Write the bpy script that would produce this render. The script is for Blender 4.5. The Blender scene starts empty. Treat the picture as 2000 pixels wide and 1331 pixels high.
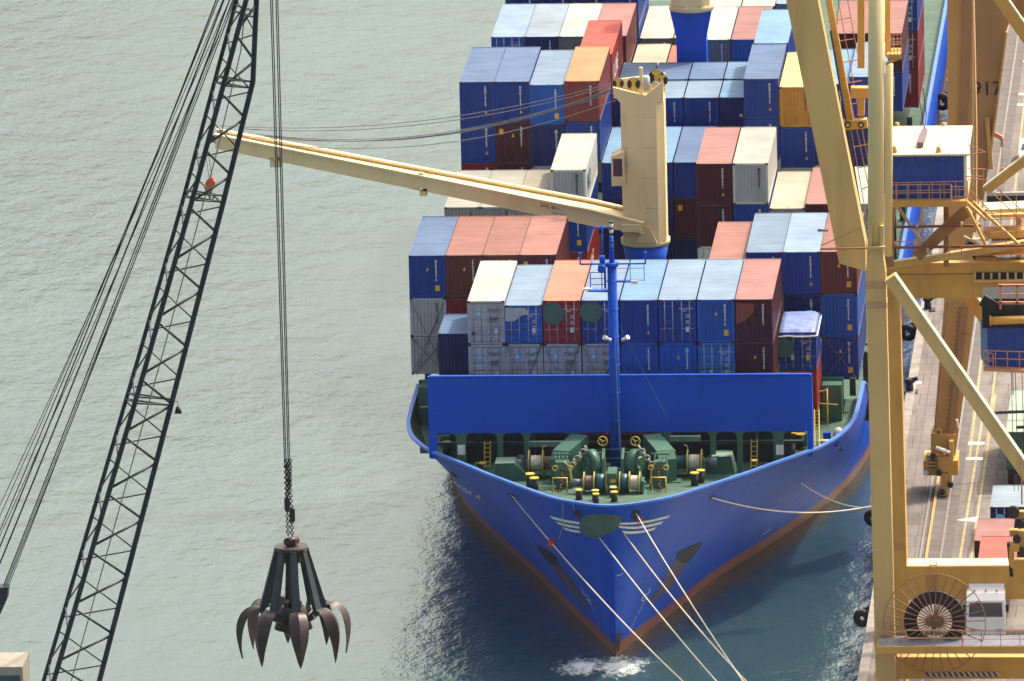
import bpy, math, random
import numpy as np
from mathutils import Vector, Matrix
from mathutils.bvhtree import BVHTree
random.seed(7)
SC = bpy.context.scene
COL = SC.collection

# ------------------------------------------------------------------ camera
CF = 23514.5
CAMP = Vector((51.4279, -767.5604, 174.831 + 18.7))
YAW, PIT, ROL = -.0761, .2266, .0237
_r = Vector((math.cos(YAW), -math.sin(YAW), 0))
FW = Vector((math.sin(YAW)*math.cos(PIT), math.cos(YAW)*math.cos(PIT), -math.sin(PIT)))
_u = Vector((math.sin(YAW)*math.sin(PIT), math.cos(YAW)*math.sin(PIT), math.cos(PIT)))
RT = _r*math.cos(ROL) - _u*math.sin(ROL)
UP = _r*math.sin(ROL) + _u*math.cos(ROL)
cam = bpy.data.cameras.new('camera')
cam.sensor_width = 36; cam.lens = CF/2000*36
cam.clip_start = 10; cam.clip_end = 12000
cob = bpy.data.objects.new('camera', cam); COL.objects.link(cob)
cob.matrix_world = Matrix(((RT.x, UP.x, -FW.x, CAMP.x), (RT.y, UP.y, -FW.y, CAMP.y), (RT.z, UP.z, -FW.z, CAMP.z), (0, 0, 0, 1)))
SC.camera = cob
# ------------------------------------------------------------------ sky, sun, exposure
SUNV = Vector((.50, .55, 1.0)).normalized()
EL = math.asin(SUNV.z); AZ = math.atan2(SUNV.x, SUNV.y)
W = bpy.data.worlds.new('World'); SC.world = W; W.use_nodes = True
wn = W.node_tree.nodes; wl_ = W.node_tree.links
sky = wn.new('ShaderNodeTexSky'); sky.sky_type = 'NISHITA'; sky.sun_disc = False
sky.sun_elevation = EL; sky.sun_rotation = AZ
sky.air_density = 1.0; sky.dust_density = 7.0; sky.ozone_density = 1.0
tint = wn.new('ShaderNodeMix'); tint.data_type = 'RGBA'; tint.blend_type = 'MULTIPLY'; tint.inputs[0].default_value = 1; tint.inputs[7].default_value = (1.0, .97, .86, 1)
wl_.new(sky.outputs[0], tint.inputs[6]); wl_.new(tint.outputs[2], wn['Background'].inputs[0]); wn['Background'].inputs[1].default_value = .15
sl = bpy.data.lights.new('sun', 'SUN'); sl.energy = 2.1; sl.angle = math.radians(2); sl.color = (1, .93, .80)
so = bpy.data.objects.new('sun', sl); COL.objects.link(so)
so.rotation_euler = (-SUNV).to_track_quat('-Z', 'Y').to_euler(); so.location = (100, 50, 200)
SC.view_settings.view_transform = 'Standard'; SC.view_settings.look = 'None'
SC.view_settings.exposure = 1.1; SC.view_settings.gamma = 1

# ------------------------------------------------------------------ geometry helpers
def ray(u, v): return FW + RT*((u-1000)/CF) - UP*((v-665.5)/CF)
def P(u, v, Y):                       # point of the vertical plane y = Y seen at photo pixel (u, v)
    d = ray(u, v); return CAMP + d*((Y-CAMP.y)/d.y)
def G(u, v, z):                       # point of the level z
    d = ray(u, v); return CAMP + d*((z-CAMP.z)/d.z)
def pix(p):
    d = Vector(p)-CAMP; w = d.dot(FW); return 1000+CF*d.dot(RT)/w, 665.5-CF*d.dot(UP)/w
V = Vector
class MB:
    def __init__(s): s.v = []; s.f = []; s.m = []; s.sm = []
    def face(s, idx, mi=0, smooth=False): s.f.append(tuple(idx)); s.m.append(mi); s.sm.append(smooth)
    def add(s, vs, fs, mi=0, smooth=False):
        b = len(s.v); s.v += [tuple(x) for x in vs]
        for f in fs: s.face([b+i for i in f], mi, smooth)
        return s
    def box(s, c, d, mi=0, rz=0):
        c = V(c); h = [x/2 for x in d]; vs = []
        ca, sa = math.cos(rz), math.sin(rz)
        for sz in (-1, 1):
            for sx, sy in ((-1, -1), (1, -1), (1, 1), (-1, 1)):
                x, y = sx*h[0], sy*h[1]
                vs.append((c.x+x*ca-y*sa, c.y+x*sa+y*ca, c.z+sz*h[2]))
        return s.add(vs, BOXF, mi)
    def bb(s, x0, x1, y0, y1, z0, z1, mi=0): return s.box(((x0+x1)/2, (y0+y1)/2, (z0+z1)/2), (x1-x0, y1-y0, z1-z0), mi)
    def frame(s, a, b, up):
        a = V(a); b = V(b); t = (b-a).normalized(); up = V(up)
        if abs(t.dot(up.normalized())) > .999: up = V((0, 1, 0)) if abs(t.y) < .9 else V((1, 0, 0))
        sd = t.cross(up).normalized(); return t, sd, sd.cross(t).normalized()
    def beam(s, a, b, w, h, up=(0, 0, 1), mi=0, w2=None, h2=None):
        t, sd, u = s.frame(a, b, up); w2 = w if w2 is None else w2; h2 = h if h2 is None else h2
        vs = []
        for p, ww, hh in ((V(a), w, h), (V(b), w2, h2)):
            for sx, sy in ((-1, -1), (1, -1), (1, 1), (-1, 1)): vs.append(p+sd*(sx*ww/2)+u*(sy*hh/2))
        return s.add(vs, BOXF, mi)
    def tube(s, a, b, r, n=8, mi=0, r2=None, cap=True, up=(0, 0, 1)):
        t, sd, u = s.frame(a, b, up); r2 = r if r2 is None else r2; base = len(s.v)
        for p, rr in ((V(a), r), (V(b), r2)):
            for i in range(n):
                an = 2*math.pi*i/n; s.v.append(tuple(p+sd*(rr*math.cos(an))+u*(rr*math.sin(an))))
        for i in range(n): j = (i+1) % n; s.face((base+i, base+j, base+n+j, base+n+i), mi, n > 5)
        if cap: s.face([base+i for i in range(n)][::-1], mi); s.face([base+n+i for i in range(n)], mi)
        return s
    def path(s, pts, r, n=6, mi=0):
        pts = [V(p) for p in pts]; base = len(s.v); k = len(pts)
        for i, p in enumerate(pts):
            t = (pts[min(i+1, k-1)]-pts[max(i-1, 0)]).normalized()
            up = V((0, 0, 1)) if abs(t.z) < .95 else V((0, 1, 0))
            sd = t.cross(up).normalized(); u = sd.cross(t)
            for j in range(n): an = 2*math.pi*j/n; s.v.append(tuple(p+sd*(r*math.cos(an))+u*(r*math.sin(an))))
        for i in range(k-1):
            for j in range(n):
                q = (j+1) % n; s.face((base+i*n+j, base+i*n+q, base+(i+1)*n+q, base+(i+1)*n+j), mi, n > 3)
        return s
    def ring(s, c, ax, R, r, n=20, m=6, mi=0):
        c = V(c); ax = V(ax).normalized(); t, sd, u = s.frame(c, c+ax, (0, 0, 1)); base = len(s.v)
        for i in range(n):
            an = 2*math.pi*i/n; d = sd*math.cos(an)+u*math.sin(an)
            for j in range(m):
                bn = 2*math.pi*j/m; s.v.append(tuple(c+d*(R+r*math.cos(bn))+ax*(r*math.sin(bn))))
        for i in range(n):
            for j in range(m):
                a = base+i*m+j; b = base+i*m+(j+1) % m; a2 = base+((i+1) % n)*m+j; b2 = base+((i+1) % n)*m+(j+1) % m
                s.face((a, b, b2, a2), mi, True)
        return s
    def prism(s, poly, d, mi=0):          # poly: list of 3D points, extruded by vector d
        n = len(poly); d = V(d); vs = [V(p) for p in poly]+[V(p)+d for p in poly]
        fs = [tuple(range(n))[::-1], tuple(range(n, 2*n))]+[(i, (i+1) % n, n+(i+1) % n, n+i) for i in range(n)]
        return s.add(vs, fs, mi)
    def grid(s, rows, mi=0, smooth=True, two=False):
        b = len(s.v); n = len(rows[0])
        for r in rows: s.v += [tuple(p) for p in r]
        for i in range(len(rows)-1):
            for j in range(n-1): s.face((b+i*n+j, b+i*n+j+1, b+(i+1)*n+j+1, b+(i+1)*n+j), mi, smooth)
        return s
    def mesh(s, name, mats):
        me = bpy.data.meshes.new(name); me.from_pydata(s.v, [], s.f)
        for m in mats: me.materials.append(m)
        me.polygons.foreach_set('material_index', s.m); me.polygons.foreach_set('use_smooth', s.sm)
        me.update(); return me
    def build(s, name, mats, parent=None, loc=None):
        if not isinstance(mats, (list, tuple)): mats = [mats]
        return obj(name, s.mesh(name, mats), parent, loc)
BOXF = [(3, 2, 1, 0), (4, 5, 6, 7), (0, 1, 5, 4), (1, 2, 6, 5), (2, 3, 7, 6), (3, 0, 4, 7)]
def obj(name, me, parent=None, loc=None):
    o = bpy.data.objects.new(name, me); COL.objects.link(o)
    if parent is not None: o.parent = parent
    if loc is not None: o.location = loc
    return o
def tag(o, label, cat, group=None):
    o['label'] = label; o['category'] = cat
    if group: o['group'] = group
    return o
def thing(name, label, cat, loc=(0, 0, 0), group=None):
    o = bpy.data.objects.new(name, None); COL.objects.link(o); o.location = loc
    o.empty_display_size = .5
    return tag(o, label, cat, group)
def structure(o): o['kind'] = 'structure'; return o
# parts under thing(): world coordinates in the mesh (the parent inverse undoes the thing's location)
def part(mb, name, mats, t): 
    if not isinstance(mats, (list, tuple)): mats = [mats]
    o = bpy.data.objects.new(name, mb.mesh(name, mats)); COL.objects.link(o)
    o.parent = t; p = t; off = V((0, 0, 0))
    while p is not None: off += p.matrix_basis.translation; p = p.parent
    if t.type == 'EMPTY': o.matrix_parent_inverse = Matrix.Translation(-off)
    return o

# ------------------------------------------------------------------ materials
def lin(r, g, b):
    f = lambda c: (c/255/12.92) if c/255 <= .04045 else ((c/255+.055)/1.055)**2.4
    return (f(r), f(g), f(b))
def newmat(name):
    m = bpy.data.materials.new(name); m.use_nodes = True
    return m, m.node_tree.nodes, m.node_tree.links, m.node_tree.nodes['Principled BSDF']
def ramp(N, stops):
    r = N.new('ShaderNodeValToRGB'); e = r.color_ramp.elements
    e[0].position, e[0].color = stops[0][0], (*stops[0][1], 1); e[1].position, e[1].color = stops[-1][0], (*stops[-1][1], 1)
    for p, c in stops[1:-1]: q = e.new(p); q.color = (*c, 1)
    return r
def mixc(N, L, fac, a, b, mode='MIX'):
    m = N.new('ShaderNodeMix'); m.data_type = 'RGBA'; m.blend_type = mode
    if isinstance(fac, float): m.inputs[0].default_value = fac
    else: L.new(fac, m.inputs[0])
    for i, x in ((6, a), (7, b)):
        if isinstance(x, tuple): m.inputs[i].default_value = (*x, 1)
        else: L.new(x, m.inputs[i])
    return m.outputs[2]
def noise(N, L, vec, scale, detail=4, rough=.55, sc=(1, 1, 1)):
    mp = N.new('ShaderNodeMapping'); L.new(vec, mp.inputs[0]); mp.inputs['Scale'].default_value = sc
    n = N.new('ShaderNodeTexNoise'); L.new(mp.outputs[0], n.inputs[0]); n.inputs['Scale'].default_value = scale
    n.inputs['Detail'].default_value = detail; n.inputs['Roughness'].default_value = rough
    return n.outputs[0]
def clampmap(N, L, v, a, b, c=0., d=1.):
    m = N.new('ShaderNodeMapRange'); L.new(v, m.inputs[0])
    for i, x in zip((1, 2, 3, 4), (a, b, c, d)): m.inputs[i].default_value = x
    return m.outputs[0]
RUST = (.10, .035, .015)
def paint(name, col, rough=.45, var=.18, rust=.0, streak=0., spec=.4, scale=1.2, dirt=(.12, .10, .08), dirtamt=.25, metal=0., rnd=True, axis=(1, 1, .12), vary=0., bump=0., bscale=1.):
    m, N, L, B = newmat(name)
    tc = N.new('ShaderNodeTexCoord'); vec = tc.outputs['Object']
    if rnd:
        oi = N.new('ShaderNodeObjectInfo'); va = N.new('ShaderNodeVectorMath'); va.operation = 'MULTIPLY_ADD'
        cb = N.new('ShaderNodeCombineXYZ')
        for i in range(3): L.new(oi.outputs['Random'], cb.inputs[i])
        L.new(cb.outputs[0], va.inputs[0]); va.inputs[1].default_value = (91, 57, 33); L.new(vec, va.inputs[2]); vec2 = va.outputs[0]
    else: vec2 = vec
    n1 = noise(N, L, vec2, scale, 5)
    f = clampmap(N, L, n1, .3, .7, 1-var, 1+var)
    if vary > 0:
        g = clampmap(N, L, oi.outputs['Random'], 0, 1, 1-vary, 1+vary*.5); mm = N.new('ShaderNodeMath'); mm.operation = 'MULTIPLY'; L.new(f, mm.inputs[0]); L.new(g, mm.inputs[1]); f = mm.outputs[0]
    mul = N.new('ShaderNodeVectorMath'); mul.operation = 'SCALE'; mul.inputs[0].default_value = col; L.new(f, mul.inputs['Scale'])
    c = mul.outputs[0]
    if dirtamt > 0:
        n2 = noise(N, L, vec2, scale*2.3, 6, .65, axis)
        c = mixc(N, L, clampmap(N, L, n2, .5, .75, 0., dirtamt), c, dirt)
    if rust > 0:
        n3 = noise(N, L, vec2, scale*1.7, 8, .7, (1, 1, .35))
        c = mixc(N, L, clampmap(N, L, n3, .74-rust*.25, .80-rust*.2, 0., .85), c, RUST)
    if bump > 0:
        bn = noise(N, L, vec2, bscale, 3, .5); bp = N.new('ShaderNodeBump'); bp.inputs['Strength'].default_value = 1; bp.inputs['Distance'].default_value = bump
        L.new(bn, bp.inputs['Height']); L.new(bp.outputs[0], B.inputs['Normal'])
    L.new(c, B.inputs['Base Color']); B.inputs['Roughness'].default_value = rough
    B.inputs['Specular IOR Level'].default_value = spec; B.inputs['Metallic'].default_value = metal
    return m
MC = {}
def M(key, *a, **k):
    if key not in MC: MC[key] = paint(key, *a, **k)
    return MC[key]

# ================================================================== WATER
def water_mat():
    m, N, L, B = newmat('harbour_water')
    tc = N.new('ShaderNodeTexCoord'); vec = tc.outputs['Object']
    a = noise(N, L, vec, .045, 5, .6, (1, .45, 1)); b = noise(N, L, vec, .38, 6, .62, (1, .6, 1)); c = noise(N, L, vec, 1.7, 4, .6, (1, .65, 1))
    h = N.new('ShaderNodeMath'); h.operation = 'MULTIPLY_ADD'; L.new(b, h.inputs[0]); h.inputs[1].default_value = .8
    s = N.new('ShaderNodeMath'); s.operation = 'MULTIPLY'; L.new(a, s.inputs[0]); s.inputs[1].default_value = 1.6; L.new(s.outputs[0], h.inputs[2])
    h2 = N.new('ShaderNodeMath'); h2.operation = 'MULTIPLY_ADD'; L.new(c, h2.inputs[0]); h2.inputs[1].default_value = .09; L.new(h.outputs[0], h2.inputs[2])
    bp = N.new('ShaderNodeBump'); L.new(clampmap(N, L, noise(N, L, vec, .012, 3, .6, (1, .35, 1)), .38, .62, .14, .46), bp.inputs['Strength']); bp.inputs['Distance'].default_value = 1.0
    L.new(h2.outputs[0], bp.inputs['Height']); L.new(bp.outputs[0], B.inputs['Normal'])
    deep = mixc(N, L, clampmap(N, L, a, .35, .65), WCOL[0], WCOL[1])
    # foam: churned patch ahead of the stem and flecks in the strip between hull and quay
    sp = N.new('ShaderNodeSeparateXYZ'); L.new(vec, sp.inputs[0])
    def gauss(cx, cy, rx, ry):
        vm = N.new('ShaderNodeVectorMath'); vm.operation = 'SUBTRACT'; L.new(vec, vm.inputs[0]); vm.inputs[1].default_value = (cx, cy, 0)
        v2 = N.new('ShaderNodeVectorMath'); v2.operation = 'DIVIDE'; L.new(vm.outputs[0], v2.inputs[0]); v2.inputs[1].default_value = (rx, ry, 1)
        v3 = N.new('ShaderNodeVectorMath'); v3.operation = 'LENGTH'; L.new(v2.outputs[0], v3.inputs[0])
        return clampmap(N, L, v3.outputs['Value'], 0, 1, 1, 0)
    fn = noise(N, L, vec, 1.5, 10, .8, (1, .55, 1)); fn2 = noise(N, L, vec, 1.6, 8, .8, (1, .8, 1))
    g1 = gauss(FOAM[0]+.6, FOAM[1]+.3, 2.6, 4.4); g1b = gauss(FOAM[0]-1.9, FOAM[1]+.3, 2.8, 3.6)
    mx0 = N.new('ShaderNodeMath'); mx0.operation = 'MAXIMUM'; L.new(g1, mx0.inputs[0]); L.new(g1b, mx0.inputs[1])
    ad = N.new('ShaderNodeMath'); ad.operation = 'MULTIPLY_ADD'; L.new(mx0.outputs[0], ad.inputs[0]); ad.inputs[1].default_value = .34; L.new(fn, ad.inputs[2])
    f1 = clampmap(N, L, ad.outputs[0], .62, .80, 0, .9)
    g2 = gauss(17.5, -22, 4.6, 60)
    ad2 = N.new('ShaderNodeMath'); ad2.operation = 'MULTIPLY_ADD'; L.new(g2, ad2.inputs[0]); ad2.inputs[1].default_value = .17; L.new(fn2, ad2.inputs[2])
    f2 = clampmap(N, L, ad2.outputs[0], .655, .76, 0, .55)
    mx = N.new('ShaderNodeMath'); mx.operation = 'MAXIMUM'; L.new(f1, mx.inputs[0]); L.new(f2, mx.inputs[1])
    col = mixc(N, L, mx.outputs[0], deep, (.75, .80, .78))
    L.new(col, B.inputs['Base Color']); B.inputs['IOR'].default_value = WIOR; B.inputs['Specular Tint'].default_value = (.94, 1, .88, 1)
    r = clampmap(N, L, mx.outputs[0], 0, 1, .13, .6); L.new(r, B.inputs['Roughness'])
    return m
WIOR = 3.1; WCOL = ((.017, .042, .044), (.028, .062, .06)); FOAM = tuple(G(1196, 1304, 0))
mb = MB(); mb.add([(-3000, -900, 0), (17.6, -900, 0), (17.6, 5000, 0), (-3000, 5000, 0)], [(0, 1, 2, 3)])
structure(mb.build('water', water_mat()))

# ================================================================== QUAY
ZQ = 2.7
def quay_mat():
    m, N, L, B = newmat('quay_paving')
    tc = N.new('ShaderNodeTexCoord'); vec = tc.outputs['Object']
    n1 = noise(N, L, vec, .25, 6, .65); n2 = noise(N, L, vec, 2.2, 6, .7); n3 = noise(N, L, vec, .9, 5, .6, (1, .18, 1))
    c = mixc(N, L, clampmap(N, L, n1, .3, .7), (.13, .108, .10), (.21, .182, .16))
    c = mixc(N, L, clampmap(N, L, n2, .45, .7, 0, .5), c, (.115, .098, .092))
    c = mixc(N, L, clampmap(N, L, n3, .5, .68, 0, .7), c, (.07, .058, .058))
    sp = N.new('ShaderNodeSeparateXYZ'); L.new(vec, sp.inputs[0])
    br = N.new('ShaderNodeTexBrick'); L.new(vec, br.inputs[0]); br.inputs['Scale'].default_value = 1
    br.inputs['Brick Width'].default_value = 2.4; br.inputs['Row Height'].default_value = 3.1; br.inputs['Mortar Size'].default_value = .035
    br.inputs['Color1'].default_value = (1, 1, 1, 1); br.inputs['Color2'].default_value = (.86, .86, .86, 1); br.inputs['Mortar'].default_value = (.35, .33, .32, 1)
    c = mixc(N, L, .9, c, br.outputs[0], 'MULTIPLY')
    L.new(c, B.inputs['Base Color']); B.inputs['Roughness'].default_value = .85
    return m
mb = MB(); mb.bb(17.15, 900, -260, 1500, -4, ZQ)
structure(mb.build('quay', quay_mat()))
mb = MB(); mb.bb(16.98, 17.6, -260, 400, ZQ-.9, ZQ+.12)
structure(mb.build('quay_edge', M('coping', (.24, .21, .19), .8, .3, 0, scale=.5, dirtamt=.8, rnd=False)))
trough = M('rail_trough', (.10, .085, .08), .8, .3, .2, scale=.8, rnd=False)
mb = MB(); mb.bb(19.55, 21.75, -200, 400, ZQ+.004, ZQ+.012)
structure(mb.build('rail_trough', trough))
mb = MB()
for x, w in ((20.12, .16),): mb.bb(x-w/2, x+w/2, -200, 400, ZQ+.015, ZQ+.15)
structure(mb.build('crane_rail', M('rail_rust', (.52, .27, .10), .5, .2, .1, rnd=False)))
mb = MB()
for x in (19.72, 21.05): mb.bb(x-.07, x+.07, -200, 400, ZQ+.015, ZQ+.06)
structure(mb.build('trough_lip', M('galv', (.20, .18, .17), .5, .2, .2, rnd=False)))
ylw = M('road_yellow', (.36, .28, .14), .8, .3, 0, scale=2, dirtamt=.75, rnd=False)
wht = M('road_white', (.55, .53, .48), .8, .15, 0, scale=2, dirtamt=.4, rnd=False)
mb = MB()
def markline(mb, a, b, w, mi=0):
    a = V(a); b = V(b); t = (b-a).normalized(); s = V((-t.y, t.x, 0))*(w/2)
    mb.add([a-s, a+s, b+s, b-s], [(3, 2, 1, 0)], mi)
for (u0, v0), (u1, v1) in (((1872, 1110), (1925, 780)), ((1894, 1110), (1944, 770)), ((1893, 900), (1990, 90)), ((1925, 900), (2004, 170))):
    a = G(u0, v0, ZQ+.008); b = G(u1, v1, ZQ+.008); markline(mb, a, b, .16)
a = G(1810, 620, ZQ+.008); b = G(1824, 560, ZQ+.008); markline(mb, a, b, .12)
structure(mb.build('lane_line', ylw))
mb = MB()
for u0, u1, v in ((1872, 1923, 866), (1871, 1920, 896), (1774, 1800, 748), (1974, 2010, 120), (1969, 2010, 184), (1967, 2010, 205)):
    a = G(u0, v, ZQ+.010); b = G(u1, v, ZQ+.010); markline(mb, a, b, .75)
mb.add([G(1866, 1016, ZQ+.01), G(1911, 1020, ZQ+.01), G(1911, 1009, ZQ+.01)], [(0, 1, 2)])
structure(mb.build('lane_marking', wht))
# slab joints
mb = MB()
for y in range(-60, 160, 9): mb.bb(17.62, 19.5, y, y+.06, ZQ+.003, ZQ+.006)
mb.bb(18.45, 18.52, -200, 300, ZQ+.003, ZQ+.006); mb.bb(19.3, 19.37, -200, 300, ZQ+.003, ZQ+.006)
structure(mb.build('paving_joint', trough))

rub = M('rubber', (.018, .017, .02), .7, .3, 0, scale=2, dirtamt=.4)
blk = M('black_iron', (.02, .018, .022), .5, .3, .1, scale=2)
def tyre(c, R, r, i, lab):
    mb = MB(); mb.ring(c, (.25, 1, .12), R, r, 28, 10)
    mb.tube((c[0]+.2, c[1]+1.2, c[2]), (c[0]+.9, c[1]+2.6, c[2]+.1), R*.95, 18)
    o = mb.build('fender_tyre', rub); tag(o, lab, 'fender', 'rubber fenders along the quay edge')
for i, ((u, v), R, lab) in enumerate((((1841, 199), .62, 'round black rubber fender in the water strip near the back of the quay'),
        ((1773, 650), .55, 'round black rubber fender beside the tan column, halfway along the quay'),
        ((1704, 1012), .5, 'black rubber fender half hidden behind the tan crane column'),
        ((1684, 1208), .52, 'nearest black rubber fender at the foot of the tan crane column'))):
    p = G(u, v, 1.6); tyre((p.x, p.y, 1.6), R-.14, .24, i, lab)
for i, (u, v) in enumerate(((1812, 602), (1777, 762))):
    p = G(u, v, ZQ+.15); mb = MB()
    mb.tube((p.x, p.y, ZQ), (p.x, p.y, ZQ+.75), .28, 14, r2=.22); mb.tube((p.x, p.y, ZQ+.7), (p.x, p.y, ZQ+.95), .36, 14, r2=.3); mb.beam((p.x, p.y, ZQ+.8), (p.x+.55, p.y-.1, ZQ+1.0), .28, .25)
    mb.box((p.x, p.y, ZQ+.04), (1.1, 1.1, .08))
    tag(mb.build('mooring_bollard', blk), ('black mooring bollard on the quay nearer the back' if i == 0 else 'black mooring bollard on the quay beside the leaning orange crane leg'), 'bollard', 'mooring bollards on the quay')

# ================================================================== SHIP
BLUE = (.002, .066, .48)
def seams(m, dark=.80, bw=9., rh=2.35, mort=.03):
    N, L = m.node_tree.nodes, m.node_tree.links; B = N['Principled BSDF']; src = B.inputs['Base Color'].links[0].from_socket
    tc = N.new('ShaderNodeTexCoord'); sp = N.new('ShaderNodeSeparateXYZ'); L.new(tc.outputs['Object'], sp.inputs[0]); cb = N.new('ShaderNodeCombineXYZ'); L.new(sp.outputs['Y'], cb.inputs[0]); L.new(sp.outputs['Z'], cb.inputs[1])
    br = N.new('ShaderNodeTexBrick'); L.new(cb.outputs[0], br.inputs[0]); br.inputs['Scale'].default_value = 1; br.inputs['Brick Width'].default_value = bw; br.inputs['Row Height'].default_value = rh; br.inputs['Mortar Size'].default_value = mort; br.inputs['Mortar Smooth'].default_value = .6
    br.inputs['Color1'].default_value = (1, 1, 1, 1); br.inputs['Color2'].default_value = (.93, .94, .95, 1); br.inputs['Mortar'].default_value = (dark, dark, dark, 1)
    c = mixc(N, L, 1., src, br.outputs[0], 'MULTIPLY')
    n = noise(N, L, tc.outputs['Object'], .55, 7, .72, (1, 1, .10)); c = mixc(N, L, clampmap(N, L, n, .66, .76, 0, .45), c, (.09, .05, .06))
    L.new(c, B.inputs['Base Color'])
hullm = paint('hull_blue', BLUE, .5, .12, 0, scale=.12, spec=.10, dirt=(.03, .09, .36), dirtamt=.4, rnd=False, axis=(1, 1, .25), bump=.12, bscale=.45)
seams(hullm)
bluem = paint('ship_blue', (.002, .078, .55), .5, .08, 0, scale=.25, spec=.2, dirt=(.005, .06, .4), dirtamt=.3, rnd=False)
capm = paint('rail_lit_blue', (.06, .17, .55), .45, .1, 0, scale=.5, dirtamt=.1, rnd=False)  # lighter than the hull: the lit top of the rail is put into the paint
redm = paint('boottop_red', (.22, .07, .06), .6, .15, 0, scale=.5, dirt=(.12, .05, .04), dirtamt=.6, rnd=False)
deckg = paint('deck_green', (.035, .088, .06), .6, .25, .05, scale=.4, dirt=(.16, .2, .15), dirtamt=.5, rnd=False)
greenm = paint('machinery_green', (.045, .13, .09), .45, .15, .0, scale=.8, dirtamt=.35, rnd=False)
palegreen = paint('pale_green', (.20, .31, .23), .5, .1, 0, scale=.8, dirtamt=.2, rnd=False)
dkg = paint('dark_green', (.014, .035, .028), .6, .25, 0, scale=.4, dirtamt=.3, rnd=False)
yel = paint('safety_yellow', (.62, .42, .07), .5, .15, 0, scale=2, dirtamt=.3, rnd=False)
whitem = paint('white_paint', (.78, .77, .72), .5, .08, 0, scale=1, dirtamt=.2, rnd=False)
cream = paint('crane_cream', (.80, .62, .33), .5, .05, 0.0, scale=.3, dirt=(.5, .34, .16), dirtamt=.35, rnd=False)
ropem = paint('rope_cream', (.62, .54, .42), .8, .1, 0, scale=4, dirtamt=.3, rnd=False)
ropeb = paint('rope_brown', (.20, .12, .09), .8, .2, 0, scale=4, rnd=False)
teal = paint('teal_tarp', (.02, .10, .12), .4, .3, 0, scale=2, dirtamt=.3, rnd=False)
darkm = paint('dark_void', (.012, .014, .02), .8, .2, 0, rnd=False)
rustm = paint('rusty_iron', (.14, .06, .04), .8, .3, .2, scale=3, rnd=False)
def dz(y): return 8.1+.1*min(max(-5-y, 0), 22)
def railz(y): return 9.4+1.6*max(0, (8-y)/33)**1.5 if y < 8 else 9.4
RAIL = [(0, -24.85), (.9, -24.6), (1.9, -23.8), (3.6, -22), (5.2, -19.2), (6.85, -16), (8.4, -13), (10.0, -9.7), (11.75, -6.3), (12.9, -4), (14.1, 0), (14.72, 4), (14.92, 8), (15.0, 16), (15.05, 30), (15.1, 45), (15.2, 60), (15.2, 170)]
WLN = [(0, -20.6), (.35, -19.6), (.8, -18), (1.6, -15), (2.5, -12), (3.5, -8.6), (4.6, -4.5), (5.9, 0), (7.3, 4.2), (8.6, 8), (10.2, 13), (11.7, 18), (13, 23.5), (14.1, 31), (14.8, 40), (15.05, 50), (15.15, 60), (15.15, 170)]
def ctr(y): return .26+max(0, -y)*.021
def cut(y): return railz(y)-max(0, min((y-17)/5, 1))*4.3
def crom(pts, n=5):
    out = []
    for i in range(len(pts)-1):
        p0 = pts[max(i-1, 0)]; p1 = pts[i]; p2 = pts[i+1]; p3 = pts[min(i+2, len(pts)-1)]
        for k in range(n):
            t = k/n
            out.append(tuple(.5*(2*b+(c-a)*t+(2*a-5*b+4*c-d)*t*t+(3*b-a-3*c+d)*t**3) for a, b, c, d in zip(p0, p1, p2, p3)))
    out.append(pts[-1]); return out
rl = crom([(-RAIL[1][0], RAIL[1][1])]+RAIL)[5:]; wlp = crom(WLN)
def hpt(i, z):
    rx, ry = rl[i]; wx, wy = wlp[i]; rz = railz(ry)
    if z < 0: return (wx*1.0, wy+z*.15, z)
    s = z/rz; g = s**1.22
    return (wx+(rx-wx)*g, wy+(ry-wy)*g, z)
NI = len(rl)
def C_(p): return (p[0]+ctr(p[1]), p[1], p[2])
def hull_rows():
    rows = []
    for sgn in (0,):
        pass
    fr = [-2., 0., .45, .85]+[None]*0
    for z in fr:
        rows.append([C_((-hpt(i, z)[0], *hpt(i, z)[1:])) for i in range(NI-1, 0, -1)]+[C_(hpt(i, z)) for i in range(NI)])
    for k in range(1, 15):
        s = k/14
        L_ = []
        for i in list(range(NI-1, 0, -1))+list(range(NI)):
            z = .85+(cut(rl[i][1])-.85)*s; p = hpt(i, z); L_.append(p)
        n = NI-1
        rows.append([C_((-p[0], p[1], p[2]) if j < n else p) for j, p in enumerate(L_)])
    return rows
HR = hull_rows()
ship = thing('container_ship', 'blue container ship moored bow-on at the quay, stacked with coloured containers', 'ship', (0, 0, 0))
mb = MB(); mb.grid(HR[:4], 1); mb.grid(HR[3:], 0)
hull = part(mb, 'hull', [hullm, redm], ship)
BV = BVHTree.FromPolygons([V(v) for v in mb.v], mb.f)
def hp(u, v, off=.03):
    d = ray(u, v).normalized(); h = BV.ray_cast(CAMP, d)
    if h[0] is None: return None
    n = h[1]; n = n if n.dot(d) < 0 else -n
    return h[0]+n*off
def decal(name, strips, mat, parent=None, off=.03, n=8):
    """strips: list of (polyline a, polyline b) in photo pixels, laid on the hull surface"""
    mb = MB()
    for a, b in strips:
        def samp(pl, t):
            x = t*(len(pl)-1); i = min(int(x), len(pl)-2); f = x-i
            return (pl[i][0]*(1-f)+pl[i+1][0]*f, pl[i][1]*(1-f)+pl[i+1][1]*f)
        rows = [[], [], []]
        for k in range(n+1):
            A = samp(a, k/n); B_ = samp(b, k/n)
            for j, w in enumerate((0, .5, 1)):
                rows[j].append(hp(A[0]*(1-w)+B_[0]*w, A[1]*(1-w)+B_[1]*w, off))
        if all(p is not None for r in rows for p in r): mb.grid(rows, 0, False)
    return part(mb, name, mat, parent or hull)
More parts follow.
